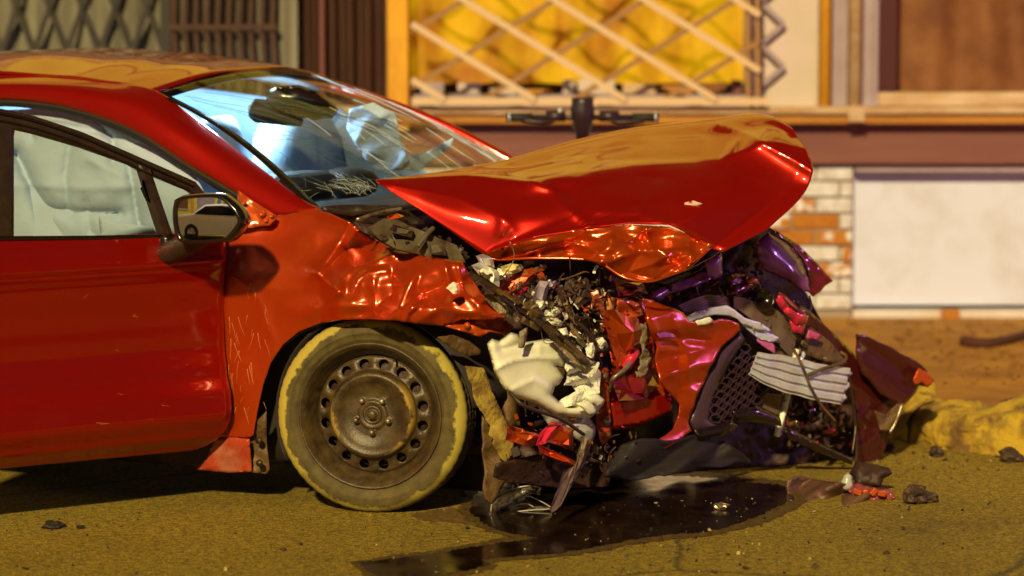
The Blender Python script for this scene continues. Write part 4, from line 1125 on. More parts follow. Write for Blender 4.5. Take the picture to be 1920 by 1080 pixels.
# cowl and plastics in the gap under the bonnet
cowl = wk('cowl_tray', [(596, 388, .62), (640, 384, .62), (720, 385, .6), (760, 392, .55), (800, 420, .5), (740, 425, .5), (690, 420, .55), (650, 414, .6)], m_black, .0, res=7, namp=.01, nsc=30, thick=.004)
wk('cowl_panel', [(690, 428, .45), (720, 410, .45), (745, 412, .43), (770, 425, .42), (855, 460, .35), (872, 492, .3), (835, 486, .3), (745, 468, .38), (712, 450, .42)], m_grey, .0, res=6, famp=.02, fsc=60, thick=.006, seed=2, sm=False)
plate('relay_box', [(800, 452, YF(800) + .29), (830, 456, YF(830) + .27), (838, 480, YF(838) + .26), (806, 476, YF(806) + .27)], m_grey, CAR, dep=.05, tilt=.01, rough=.003)
plate('relay_box', [(735, 420, YF(735) + .38), (775, 432, YF(775) + .36), (772, 446, YF(772) + .36), (735, 436, YF(735) + .38)], m_grey, CAR, dep=.05, tilt=.01, rough=.003)
pipe('strut_bracket', [(783, 462, .33), (800, 440, .33), (812, 428, .35)], .008, m_grey)
pipe('wiper_arm', [(606, 392, .60), (660, 400, .56), (720, 393, .52), (760, 388, .5)], .007, m_black)
pipe('wiper_arm', [(668, 412, .5), (715, 398, .48), (752, 392, .46)], .006, m_steel)
plate('orange_bracket', [(p, q, YF(p) + .43) for p, q in ((725, 405), (745, 400), (758, 405), (752, 412), (728, 412))], m_orange, CAR, dep=.02, rough=.003)

# behind the wheel arch front edge
flare = wk('inner_wing', [(835, 612, .30), (862, 588, .28), (905, 568, .26), (948, 600, .22), (962, 612, .2), (950, 628, .2), (918, 622, .2), (900, 632, .22), (870, 622, .25)], m_orange, -.12, res=5, namp=.02, nsc=40, famp=.02, fsc=30, thick=.004, seed=6)
for (x, y) in ((876, 610), (905, 610), (938, 604), (915, 588)):
    obj('bolt', *lathe_g([(0, .011), (.008, .010), (.009, 0)], wp(x, y, .10), Vector((0, -1, 0)), 10), m_orange, flare)
wk('torn_liner', [(820, 632, .25), (850, 628, .25), (880, 640, .23), (900, 655, .22), (902, 664, .22), (880, 668, .24), (850, 655, .25)], m_brown, -.10, res=5, namp=.01, nsc=30, thick=.004)
mudf = wk('mud_flap', [(872, 686, .22), (892, 688, .22), (906, 690, .2), (918, 720, .2), (934, 760, .18), (958, 815, .15), (962, 850, .15), (948, 868, .15), (930, 845, .17), (912, 790, .2), (886, 735, .22)], m_mud, -.10, res=5, namp=.008, nsc=60, thick=.004, jag=2.5, jstep=11, seed=12)
wk('mud_flap', [(905, 778, .2), (925, 800, .18), (962, 838, .15), (962, 878, .15), (938, 918, .14), (922, 945, .14), (909, 935, .16), (906, 860, .19)], m_brown, -.04, res=6, namp=.018, nsc=50, thick=.006, jag=2)
wk('lower_arm', [(940, 700, .25), (968, 700, .25), (970, 800, .22), (945, 800, .22)], m_brown, .06, res=7, bulge=.03, bw=8, thick=.02)

# white washer tank, burst
tank = wk('washer_tank', [(914, 645), (922, 636), (936, 640), (958, 624), (972, 628), (982, 642), (1000, 640), (1038, 634), (1050, 632), (1046, 650), (1056, 664), (1060, 690), (1043, 686), (1056, 706), (1048, 720), (1040, 724), (1034, 740), (1046, 752), (1064, 762), (1090, 760), (1120, 752), (1132, 752), (1124, 766), (1108, 782), (1080, 782), (1046, 778), (1008, 757), (966, 744), (944, 726), (928, 698), (920, 668)],
          m_white, -.06, res=4.6, bulge=.045, bw=4.5,  thick=.004, seed=8,
          creases=[([(926, 692), (960, 676), (1000, 670), (1045, 672)], .016, 4), ([(950, 735), (1000, 712), (1040, 735)], .012, 7), ([(1010, 640), (1012, 665)], .006, 5), ([(940, 655), (975, 645)], -.02, 7)])
wk('tank_side', [(1052, 650), (1068, 642), (1090, 660), (1108, 676), (1124, 680), (1125, 712), (1124, 745), (1128, 752), (1090, 764), (1060, 764), (1048, 752), (1062, 744), (1080, 734), (1072, 722), (1058, 722), (1064, 700), (1060, 680)], m_torn, -.09, tank, res=4.2, famp=.035, fsc=24, sm=False, thick=.004, jag=2.6, jstep=9, seed=9)
wk('tank_shard', [(1096, 742), (1118, 738), (1134, 750), (1128, 762), (1106, 756)], m_white, -.14, tank, res=4, bulge=.02, bw=6, jag=1)
wk('tank_shard', [(1080, 756), (1105, 752), (1122, 775), (1104, 778)], m_white, -.15, tank, res=4, bulge=.02, bw=6, jag=1)
wk('tank_lobe', [(1008, 758), (1040, 768), (1070, 780), (1098, 770), (1116, 800), (1116, 812), (1110, 828), (1098, 836), (1078, 822), (1052, 800), (1028, 796), (1014, 775)], m_clear, -.02, tank, res=5, bulge=.03, bw=10, famp=.02, fsc=26, seed=4)
wk('tank_bracket', [(1044, 668), (1052, 662), (1062, 690), (1056, 706), (1040, 712)], m_brown, -.07, res=4, bulge=.01)
wk('tank_neck', [(974, 622), (988, 614), (990, 620), (982, 652), (972, 652)], m_tan, -.16, tank, res=4, bulge=.015, bw=5)

# battery of small white, grey and lilac fittings above the tank
def blob(name, pts, mat, off=-.05, b=.02, **kw):
    jag = kw.pop('jag', 0.0)
    return plate(name, [(p[0], p[1], YF(p[0]) + off) for p in pts], mat, kw.pop('parent', CAR), dep=max(.008, b), jag=jag)
blob('filler_bottle', [(1004, 540), (1012, 526), (1030, 528), (1028, 545), (1020, 575), (1004, 572), (1000, 558)], m_lav)
blob('bottle_cap', [(1028, 528), (1044, 526), (1046, 534), (1040, 538), (1030, 538)], m_lav, -.07)
blob('hose_clip', [(1000, 562), (1020, 564), (1022, 576), (1012, 584), (999, 574)], m_white, -.07)
blob('plastic_lug', [(884, 498), (898, 492), (918, 500), (934, 508), (938, 525), (935, 545), (918, 532), (898, 515)], m_white, -.02)
blob('plastic_lug', [(892, 480), (906, 476), (924, 484), (928, 502), (908, 506)], m_clear, .0)
blob('plastic_lug', [(938, 500), (958, 494), (974, 496), (978, 508), (962, 514), (944, 512)], M('pale_yellow_plastic', (.66, .60, .25), .5), .0)
blob('plastic_lug', [(918, 520), (944, 506), (960, 508), (950, 524), (925, 530)], m_white, .02)
blob('ladder_clip', [(1040, 556), (1056, 550), (1066, 566), (1060, 574), (1048, 572)], m_tan, -.05)
blob('ribbed_hose', [(1076, 562), (1092, 548), (1096, 556), (1084, 574), (1074, 572)], m_brown, -.05)
blob('white_fitting', [(1022, 582), (1046, 578), (1052, 586), (1040, 594), (1020, 592)], m_torn, -.08)
blob('white_fitting', [(1012, 594), (1044, 596), (1056, 604), (1052, 612), (1030, 610)], m_torn, -.09)
blob('white_fitting', [(1054, 586), (1074, 584), (1078, 594), (1060, 600)], m_torn, -.07)
blob('white_fitting', [(1116, 635), (1130, 632), (1138, 642), (1128, 656), (1118, 646)], m_torn, -.10)
blob('white_fitting', [(1096, 645), (1112, 642), (1116, 655), (1110, 672), (1100, 668)], m_torn, -.12)
blob('white_fitting', [(1040, 618), (1062, 614), (1066, 628), (1050, 632)], m_torn, -.11)
blob('tan_fibre_strip', [(906, 555), (925, 552), (945, 575), (962, 590), (958, 598), (935, 588)], m_tan, -.03, jag=2)
blob('tan_fibre_strip', [(930, 548), (948, 556), (968, 585), (958, 590), (942, 572)], m_tan, -.04, jag=2)
blob('wing_sliver', [(920, 560), (950, 552), (995, 530), (1022, 506), (1004, 502), (968, 512), (940, 532)], m_orange, .03, jag=1.5)
blob('wing_sliver', [(956, 560), (990, 548), (1000, 530), (985, 536), (952, 552)], m_pinkred, .02)
blob('white_tear', [(836, 540), (850, 528), (858, 532), (862, 545), (850, 552), (843, 545)], M('bare_white_chip', (.82, .72, .6), .6), .02, b=.004)
# splintered bumper beam falling diagonally over the tank
for (a, b, w_, mt, off) in (((880, 512), (1000, 590), 12, m_brown, -.08), ((940, 556), (1080, 650), 9, m_wire, -.12), ((1020, 606), (1105, 690), 16, m_brown, -.16), ((1040, 640), (1100, 700), 9, m_tan, -.17), ((965, 600), (1010, 572), 9, m_tan, -.1), ((1046, 540), (1085, 620), 10, m_brown, -.09), ((1060, 590), (1095, 650), 12, m_grey, -.08)):
    dx, dy = b[0] - a[0], b[1] - a[1]; L = math.hypot(dx, dy); nx, ny = -dy / L * w_ / 2, dx / L * w_ / 2
    blob('beam_splinter', [(a[0] + nx, a[1] + ny), (a[0] - nx, a[1] - ny), ((a[0] + b[0]) / 2 - nx * 1.2, (a[1] + b[1]) / 2 - ny * 1.2), (b[0] - nx, b[1] - ny), (b[0] + nx * .5, b[1] + ny * .5), ((a[0] + b[0]) / 2 + nx, (a[1] + b[1]) / 2 + ny)], mt, off, b=.008, jag=1.6)

# orange lamp and bumper fragments at the foot of the tank
blob('bumper_shard', [(950, 797), (972, 802), (986, 808), (1006, 812), (1016, 818), (1002, 836), (985, 836), (948, 826)], m_orange, -.14, jag=1)
blob('bumper_shard', [(1012, 812), (1034, 790), (1056, 794), (1036, 806), (1024, 832), (1004, 836)], m_pinkred, -.13)
blob('bumper_shard', [(1040, 804), (1056, 798), (1075, 804), (1076, 846), (1050, 836), (1022, 828)], m_fender, -.16, jag=1)
blob('bumper_shard', [(1008, 832), (1030, 842), (1078, 864), (1088, 880), (1060, 872), (1012, 848)], m_fender, -.17)
pipe('torn_cable', [(955, 735, -.12), (985, 762, -.19), (1050, 785, -.2), (1095, 815, -.19)], .006, m_wire)
hang = blob('hanging_strip', [(1094, 816), (1108, 826), (1104, 850), (1092, 876), (1072, 910), (1052, 948), (1034, 962), (1030, 955), (1042, 925), (1056, 885), (1082, 866), (1086, 842)], M('grey_rubber_strip', (.10, .06, .055), .6, c2=(.16, .10, .08), ns=30), -.19, b=.008, jag=1.4)
blob('strip_end', [(1092, 816), (1106, 820), (1100, 846), (1090, 876), (1084, 872), (1088, 842)], m_tan, -.205, jag=2)

# red slam panel behind, with mounting holes
slam = wk('radiator_support', [(1108, 546), (1130, 552), (1160, 560), (1205, 560), (1214, 600), (1226, 650), (1232, 705), (1262, 742), (1246, 776), (1190, 800), (1150, 806), (1144, 740), (1148, 690), (1140, 640), (1122, 600)], m_fender, .06, res=5, namp=.02, nsc=60, famp=.045, fsc=55, thick=.004, jag=1.5, seed=14)
wk('radiator_support', [(1120, 690, .0), (1140, 690), (1146, 820), (1128, 835), (1118, 800)], m_orange, .0, slam, res=6, famp=.02, fsc=40, thick=.004)
wk('lower_panel', [(1146, 756), (1196, 742), (1262, 742), (1258, 770), (1212, 792), (1152, 802)], m_paint, -.01, slam, res=6, namp=.01, nsc=50, thick=.004)
wk('support_bracket', [(1106, 548), (1120, 540), (1130, 560), (1134, 590), (1116, 590)], m_orange, -.04, slam, res=5, bulge=.015, bw=6)
wk('support_bracket', [(1136, 560), (1150, 558), (1152, 582), (1138, 586)], M('ochre_primer', (.55, .24, .05), .5), -.03, slam, res=5, bulge=.015, bw=6)
wk('support_bracket', [(1158, 560), (1200, 566), (1206, 590), (1180, 600), (1154, 590)], m_orange, .0, slam, res=5, famp=.02, fsc=20)
for (x, y, r_) in ((1137, 790, .014), (1128, 742, .01), (1132, 705, .012)):
    obj('bolt', *lathe_g([(0, r_), (.008, r_ * .85), (.01, 0)], wp(x, y, -.015), Vector((0, -1, 0)), 14), m_steel, slam)
wk('torn_foam', [(1196, 610), (1210, 604), (1214, 630), (1208, 652), (1222, 672), (1216, 692), (1200, 708), (1196, 690), (1204, 664), (1196, 640)], m_tan, -.06, res=4, famp=.02, fsc=18, jag=2.4, jstep=8)
wk('torn_foam', [(1190, 696), (1206, 700), (1204, 718), (1194, 712)], m_tan, -.05, res=4, famp=.012, fsc=14, jag=2, jstep=8)
pipe('coolant_pipe', [(1142, 735, .02), (1150, 710, -.04), (1172, 692, -.06), (1186, 668, -.04)], .009, m_steel)
pipe('coolant_pipe', [(1172, 690, -.03), (1186, 668, -.05), (1192, 660, -.02)], .017, m_pinkred)
pipe('hose', [(1100, 580, -.02), (1130, 590, -.06), (1160, 585, -.03)], .006, m_wire)
pipe('hose', [(1060, 590, -.06), (1095, 615, -.1), (1118, 645, -.1)], .007, m_wire)
pipe('hose', [(1140, 545, .02), (1185, 550, .0), (1215, 565, .03)], .005, m_wire)

# big torn piece of the bumper skin
bump_skin = wk('bumper_skin', [(1205, 560), (1222, 562), (1262, 578), (1280, 586), (1292, 602), (1318, 606), (1350, 598), (1384, 606), (1388, 618), (1352, 652), (1330, 690), (1312, 730), (1296, 772), (1290, 792), (1296, 808), (1270, 828), (1246, 842), (1231, 836), (1234, 824), (1262, 804), (1272, 780), (1274, 758), (1258, 740), (1240, 722), (1232, 696), (1228, 672), (1232, 650), (1222, 628), (1212, 600)],
               m_fender, -.10, res=4.6, namp=.006, nsc=80, famp=.022, fsc=58, thick=.004, jag=1.5, seed=17,
               creases=[([(1225, 640), (1270, 632), (1330, 640)], -.022, 8), ([(1215, 590), (1235, 630)], .014, 7), ([(1275, 632), (1262, 600)], .010, 6), ([(1270, 650), (1276, 740)], -.010, 8), ([(1240, 700), (1300, 690)], .008, 6), ([(1230, 655), (1290, 660), (1290, 720)], .010, 8)])
wk('skin_tear', [(1232, 626), (1246, 622), (1262, 626), (1268, 634), (1250, 632), (1236, 634)], m_purple, -.13, bump_skin, res=4, namp=.01, nsc=10, jag=1)
# honeycomb grille insert
gz = [(1386, 620), (1396, 636), (1372, 672), (1352, 712), (1336, 752), (1330, 786), (1346, 800), (1330, 810), (1302, 808), (1292, 790), (1300, 760), (1320, 706), (1346, 660)]
bez = wk('grille_bezel', gz, M('violet_black_bezel', (.055, .028, .05), .35, coat=.2), -.06, res=5, bulge=.025, bw=10, thick=.006)
gm = [(1398, 640), (1408, 668), (1428, 700), (1444, 716), (1440, 734), (1424, 750), (1420, 770), (1392, 774), (1372, 786), (1336, 790), (1338, 756), (1356, 712), (1376, 672)]
def inpoly(x, y, P):
    c = False; j = len(P) - 1
    for i in range(len(P)):
        if (P[i][1] > y) != (P[j][1] > y) and x < (P[j][0] - P[i][0]) * (y - P[i][1]) / (P[j][1] - P[i][1]) + P[i][0]: c = not c
        j = i
    return c
HV_, HF_ = [], []
hx_, hy_ = 12.5, 8.2
rowi = 0; y = 630
while y < 800:
    x = 1320 + (hx_ * .87 if rowi % 2 else 0)
    while x < 1450:
        if inpoly(x, y, gm):
            k0 = len(HV_)
            tl = -.12 * (x - 1380)
            for (sc_, of) in ((1.0, -.052), (.80, -.052), (.74, -.02)):
                for q in range(6):
                    t = math.pi / 3 * q
                    HV_.append(wp(x + hx_ * sc_ * math.cos(t), y + tl + hy_ * 1.15 * sc_ * math.sin(t), of + .0006 * (x - 1380)))
            for r_ in (0, 6):
                for q in range(6): HF_.append((k0 + r_ + q, k0 + r_ + (q + 1) % 6, k0 + r_ + 6 + (q + 1) % 6, k0 + r_ + 6 + q))
        x += hx_ * 1.74
    y += hy_ * 1.02; rowi += 1
obj('honeycomb_mesh', HV_, HF_, M('violet_black_mesh', (.05, .022, .035), .4), bez, sm=False, thick=.002)
wk('grille_backing', gm, m_rubber, -.005, bez, res=9)

# radiator and condenser cores, bent over
def ribbed(name, top, bot, mat, off, n, amp, steps=10, sharp=True, parent=CAR):
    """corrugated sheet between two edge lines (photo px)"""
    T = spline([wp(x, y, off) for x, y in top], steps); Bt = spline([wp(x, y, off) for x, y in bot], steps)
    V = []; F = []; m = len(T); rows = []
    for i in range(n):
        rows += [(i / n, 0), ((i + .12) / n, amp), ((i + .55) / n, amp), ((i + .67) / n, 0)]
    rows.append((1.0, 0))
    for t, a_ in rows:
        for k in range(m): V.append(T[k].lerp(Bt[k], t) + Vector((0, -a_, 0)) + Vector((0, .012, .004)) * noise.noise(T[k] * 14))
    for i in range(len(rows) - 1):
        for k in range(m - 1): F.append((i * m + k, i * m + k + 1, (i + 1) * m + k + 1, (i + 1) * m + k))
    return obj(name, V, F, mat, parent, sm=False, thick=.003)
ribbed('radiator_core', [(1272, 574), (1310, 558), (1350, 553), (1366, 560)], [(1290, 594), (1320, 584), (1350, 580), (1368, 580)], m_fin, .02, 6, .004)
ribbed('radiator_core', [(1375, 556), (1420, 566), (1462, 586), (1498, 612)], [(1376, 576), (1420, 606), (1455, 640), (1484, 674)], m_fin, .0, 11, .005)
ribbed('condenser_core', [(1452, 650), (1488, 664)], [(1444, 690), (1482, 702)], m_fin, .02, 9, .004)
ribbed('condenser_core', [(1428, 736), (1466, 740)], [(1428, 764), (1460, 778)], m_fin, .0, 8, .004)
wk('torn_alloy_edge', [(1284, 596), (1306, 584), (1332, 576), (1362, 572), (1376, 580), (1396, 596), (1424, 604), (1442, 616), (1446, 622), (1420, 618), (1392, 608), (1368, 592), (1340, 590), (1316, 596), (1292, 606)], m_alu, -.07, res=4, namp=.004, nsc=30, jag=1.5)
wk('torn_alloy_edge', [(1386, 604), (1404, 620), (1424, 636), (1450, 642), (1462, 634), (1440, 622), (1416, 612)], m_alu, -.05, res=4, namp=.004, nsc=30, jag=1.5)
wk('pink_panel', [(1416, 620), (1440, 634), (1452, 648), (1454, 664), (1432, 650), (1420, 640)], M('rose_plastic', (.55, .12, .30), .4), -.04, res=4, namp=.006, nsc=20)
wk('grey_flap', [(1304, 602), (1330, 594), (1338, 602), (1326, 608), (1308, 610)], m_white, -.13, res=4, bulge=.006)
# upright struts and ribbed aluminium crash bar
pipe('strut', [(1494, 655, .0), (1484, 700, -.0), (1476, 745, -.0), (1456, 818, .0)], .011, m_white)
pipe('strut', [(1508, 660, .02), (1478, 740, .03), (1462, 816, .02)], .007, m_alu)
crash = ribbed('crash_bar', [(1420, 662), (1470, 667), (1530, 680), (1594, 692)], [(1404, 704), (1450, 728), (1515, 746), (1574, 759)], m_alu, -.16, 4, .014, 14)
wk('bar_end', [(1590, 692), (1598, 700), (1586, 712), (1596, 722), (1582, 736), (1588, 746), (1574, 759), (1570, 740), (1578, 715)], m_alu, -.155, crash, res=4, jag=2)
def wire_(name, pts, r=.004, mat=m_wire, sub=6): return pipe(name, pts, r, mat, CAR, 6, sub)
wire_('wire', [(1486, 652, -.08), (1500, 676, -.2), (1512, 705, -.2), (1520, 726, -.2), (1540, 760, -.19), (1568, 792, -.18)], .005, m_brown)
wire_('wire', [(1512, 704, -.2), (1548, 690, -.2), (1580, 680, -.18), (1586, 668, -.12), (1576, 660, -.08)], .006, m_brown)
wire_('wire', [(1590, 700, -.16), (1600, 760, -.14), (1606, 830, -.12), (1604, 890, -.12)], .005, m_wire)
wire_('wire', [(1600, 760, -.12), (1604, 800, -.13), (1598, 850, -.13)], .003, m_steel)
wire_('wire', [(1518, 555, -.05), (1522, 575, -.05), (1516, 590, -.05)], .003, m_wire)
wire_('wire', [(1460, 548, -.06), (1485, 575, -.09), (1512, 592, -.06)], .004, m_wire)

# far headlamp, far wing and violet beams
lampf = wk('headlamp', [(1416, 458), (1440, 436), (1470, 452), (1500, 486), (1514, 520), (1519, 548), (1500, 542), (1478, 526), (1450, 514), (1428, 504), (1420, 486)], m_purple, .02, res=5, bulge=.05, bw=16, thick=.004, creases=[([(1420, 482), (1470, 508), (1514, 520)], .012, 6), ([(1482, 512), (1496, 486)], .004, 3)])
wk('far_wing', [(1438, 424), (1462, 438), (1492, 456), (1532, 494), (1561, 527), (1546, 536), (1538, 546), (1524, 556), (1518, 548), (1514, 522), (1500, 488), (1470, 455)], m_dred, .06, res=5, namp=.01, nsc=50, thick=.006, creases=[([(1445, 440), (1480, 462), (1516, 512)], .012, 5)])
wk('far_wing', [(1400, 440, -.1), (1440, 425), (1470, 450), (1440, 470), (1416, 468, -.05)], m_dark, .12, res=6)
obj('lamp_screw', *lathe_g([(0, .012), (.004, .011), (.006, .004), (.006, 0)], wp(1461, 454, .03), Vector((0, -1, 0)), 14), m_alu, lampf)
pipe('lamp_seal', [(1444, 436, .0), (1486, 462, -.02), (1510, 496, -.02), (1517, 520, -.01)], .004, m_gloss)
wk('cross_beam', [(1212, 556), (1236, 540), (1280, 526), (1318, 510), (1330, 512), (1332, 524), (1290, 540), (1252, 552), (1238, 564), (1222, 560)], m_purple, .04, res=5, famp=.02, fsc=26, thick=.005)
wk('cross_beam', [(1230, 528), (1290, 506), (1340, 480), (1352, 470), (1354, 482), (1300, 516), (1245, 540)], m_gloss, .06, res=5, thick=.006)
wk('lamp_bracket', [(1322, 492), (1353, 476), (1354, 516), (1340, 524), (1328, 520)], m_purple, .0, res=5, bulge=.012, bw=8)
wk('slam_panel', [(1356, 470), (1400, 448), (1412, 470), (1398, 512), (1372, 530), (1360, 555), (1352, 540)], m_dark, .08, res=6, famp=.03, fsc=30)
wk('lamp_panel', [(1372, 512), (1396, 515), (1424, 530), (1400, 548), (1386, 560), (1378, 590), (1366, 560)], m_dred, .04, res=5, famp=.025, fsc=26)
wk('latch', [(1400, 528), (1412, 520), (1422, 524), (1420, 532), (1404, 532)], m_orange, .0, res=4, bulge=.012)
V, F = lathe_g([(-.02, .0), (-.02, .034), (.0, .038), (.012, .036), (.016, .033), (.006, .031), (.004, 0)], wp(1431, 562, -.02), Vector((.2, -1, .25)), 26)
obj('fog_lamp', V, F, m_gloss, CAR)
wk('red_lamp_box', [(1454, 562), (1464, 550), (1478, 562), (1496, 580), (1514, 592), (1510, 606), (1494, 608), (1478, 592), (1462, 576)], m_pinkred, -.05, res=4.5, bulge=.03, bw=7, famp=.01, fsc=16, thick=.01)
wk('red_lamp_box', [(1480, 600), (1510, 606), (1506, 628), (1486, 622)], m_pinkred, -.03, res=4.5, bulge=.02, bw=7)
wk('torn_trim', [(1516, 618), (1540, 628), (1536, 636), (1512, 634)], M('rose_plastic2', (.5, .06, .18), .4), -.04, res=4, bulge=.008)

# far bumper corner, bent away
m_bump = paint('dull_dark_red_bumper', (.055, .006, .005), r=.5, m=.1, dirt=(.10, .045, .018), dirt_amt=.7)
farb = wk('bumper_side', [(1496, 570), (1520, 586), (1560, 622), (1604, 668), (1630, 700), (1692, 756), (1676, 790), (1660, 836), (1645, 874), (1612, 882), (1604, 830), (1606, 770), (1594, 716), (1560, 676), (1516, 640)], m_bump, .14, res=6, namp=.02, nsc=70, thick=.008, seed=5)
flap = wk('bumper_corner', [(1606, 626), (1622, 628), (1660, 646), (1700, 668), (1730, 686), (1751, 714), (1738, 726), (1722, 722), (1714, 738), (1692, 760), (1650, 738), (1616, 700), (1606, 660)], m_bump, .06, farb, res=5, thick=.010, jag=1.2, creases=[([(1610, 640), (1680, 690), (1720, 722)], -.03, 16), ([(1606, 630), (1608, 690)], .012, 6)])
wk('corner_tear', [(1722, 690), (1740, 700), (1752, 715), (1738, 724), (1728, 716), (1716, 722), (1712, 712)], m_orange, .03, farb, res=4, namp=.01, nsc=14, jag=2)
wk('bumper_flange', [(1640, 770), (1662, 778), (1688, 752), (1692, 760), (1672, 806), (1650, 806)], m_brown, .05, farb, res=5, famp=.012, fsc=20, jag=1)
pipe('flange_rod', [(1692, 756, .03), (1680, 790, .03), (1668, 812, .04)], .005, m_steel)
wk('inner_liner', [(1516, 610), (1556, 640), (1588, 680), (1580, 686), (1540, 676), (1510, 664), (1500, 640)], m_brown, .02, res=6, namp=.02, nsc=30)
wk('lower_strut', [(1470, 800), (1500, 812), (1560, 842), (1600, 860), (1598, 872), (1540, 850), (1478, 822)], m_gloss, -.02, res=6, bulge=.02, bw=8)
wk('undertray', [(1132, 895), (1142, 868), (1166, 834), (1200, 822), (1262, 826), (1300, 815), (1345, 815), (1380, 842), (1410, 866), (1340, 876), (1260, 888), (1190, 900)], M('violet_black_undertray', (.007, .004, .004), .7, c2=(.012, .006, .008), ns=9, bump=.2, bs=24, aniso=(1, 1, 6)), -.06, res=6, namp=.02, nsc=110, famp=.07, fsc=60, thick=.006, seed=6, jag=2)
wk('undertray', [(930, 870), (1010, 852), (1090, 866), (1150, 868), (1140, 912), (1060, 916), (960, 905), (925, 895)], m_dark, -.02, res=6, namp=.02, nsc=80, famp=.03, fsc=70, thick=.006, seed=7)
wk('lower_grille_edge', [(1300, 806), (1345, 798), (1372, 786), (1384, 800), (1352, 818), (1310, 826)], m_gloss, -.08, res=5, bulge=.02, bw=8)
wk('lower_lip', [(1372, 770), (1420, 762), (1462, 782), (1466, 800), (1430, 792), (1380, 788)], m_gloss, -.09, res=5, bulge=.02, bw=8)
for (x, y) in ((1482, 858), (1500, 866)):
    pass

# ---- smaller wreckage nobody could count: clips, plates, wires
rj = random.Random(77)
def rot3(): return Matrix.Rotation(rj.uniform(0, 6.28), 3, 'X') @ Matrix.Rotation(rj.uniform(0, 6.28), 3, 'Y') @ Matrix.Rotation(rj.uniform(0, 6.28), 3, 'Z')
def chunk(p, s):
    k = rj.random(); Rm = rot3()
    if k < .28: return box_g(p, s * rj.uniform(.5, 1), s * rj.uniform(.3, .8), s * rj.uniform(.15, .5), Rm)
    if k < .62:                                        # torn bent plate
        n = 5; V = []; F = []
        for i in range(n):
            for j in range(3):
                q = Vector((s * (i / (n - 1) - .5) * 1.6, s * (j / 2 - .5) * rj.uniform(.5, 1.0), s * .35 * noise.noise(Vector((i * .8, j * .7, p.x * 40)))))
                V.append(p + Rm @ q)
        for i in range(n - 1):
            for j in range(2): F.append((i * 3 + j, i * 3 + j + 1, i * 3 + j + 4, i * 3 + j + 3))
        return V, F
    if k < .85:
        a = p + Rm @ Vector((-s, 0, 0)); b = p + Rm @ Vector((s, 0, 0)); m = p + Rm @ Vector((0, s * rj.uniform(-.6, .6), 0))
        return tube_g([a, m, b], s * rj.uniform(.05, .12), 6, 3)
    return lathe_g([(-s * .4, 0), (-s * .4, s * .3), (0, s * .34), (.0, s * .22), (s * .4, s * .22), (s * .4, 0)], p, Rm @ Vector((1, 0, 0)), 10)
def junk(name, poly, n, mats, o0, o1, s0, s1):
    xs = [q[0] for q in poly]; ys = [q[1] for q in poly]
    buckets = {}
    c = 0
    while c < n:
        x = rj.uniform(min(xs), max(xs)); y = rj.uniform(min(ys), max(ys))
        if not inpoly(x, y, poly): continue
        m = rj.choice(mats); buckets.setdefault(m, []).append(chunk(wp(x, y, rj.uniform(o0, o1)), rj.uniform(s0, s1))); c += 1
    for m, gs in buckets.items():
        o = obj(name, *join(gs), m, CAR, sm=False, thick=.0015); o['kind'] = 'stuff'
junk('engine_debris', [(880, 500), (1000, 496), (1130, 505), (1150, 560), (1140, 640), (1120, 690), (1060, 660), (1000, 610), (930, 570)], 210, [m_wire, m_dark, m_brown, m_tan, m_grey, m_black, m_orange, m_torn, m_wire, m_dark], -.06, .18, .010, .032)
junk('engine_debris', [(1000, 560), (1060, 560), (1100, 640), (1060, 640), (1000, 600)], 60, [m_torn, m_tan, m_grey, m_brown], -.1, .0, .008, .02)
junk('engine_debris', [(1120, 500), (1230, 530), (1330, 520), (1420, 470), (1440, 540), (1400, 560), (1290, 560), (1210, 570), (1130, 560)], 110, [m_dark, m_wire, m_purple, m_black, m_dred, m_dred], .02, .25, .010, .035)
junk('engine_debris', [(1130, 560), (1210, 580), (1225, 660), (1160, 720), (1140, 640)], 60, [m_dred, m_orange, m_wire, m_pinkred, m_dark], -.02, .08, .008, .024)
junk('engine_debris', [(1400, 560), (1480, 560), (1590, 680), (1600, 860), (1480, 850), (1440, 740), (1480, 680)], 130, [m_dark, m_wire, m_dred, m_black, m_brown, m_bump], .0, .2, .010, .04)
junk('engine_debris', [(940, 830), (1130, 850), (1300, 850), (1300, 880), (1100, 895), (950, 890)], 70, [m_dark, m_wire, m_brown, m_black], -.02, .15, .012, .04)
junk('engine_debris', [(1130, 690), (1200, 700), (1230, 740), (1150, 770)], 30, [m_dark, m_wire, m_dred], -.02, .04, .008, .02)
junk('engine_debris', [(690, 415), (860, 450), (880, 490), (820, 480), (720, 445)], 40, [m_grey, m_black, m_wire, m_black], .36, .5, .012, .03)

# larger torn panels between tank and bumper skin
for pts, mt, of in (([(1128, 588), (1152, 580), (1196, 596), (1206, 640), (1190, 676), (1160, 690), (1146, 650)], m_crush, -.07), ([(1146, 690), (1176, 700), (1216, 690), (1236, 726), (1212, 748), (1160, 752)], m_dred, -.05),
                    ([(960, 568), (1000, 560), (1022, 590), (1010, 622), (978, 606)], m_brown, -.10), ([(1062, 520), (1102, 524), (1112, 560), (1086, 578), (1060, 552)], m_dark, -.03), ([(1150, 520), (1206, 530), (1214, 552), (1160, 556)], m_dred, -.02)):
    plate('torn_panel', [(p[0], p[1], YF(p[0]) + of) for p in pts], mt, CAR, dep=.004, tilt=.03, rough=.014, jag=3)
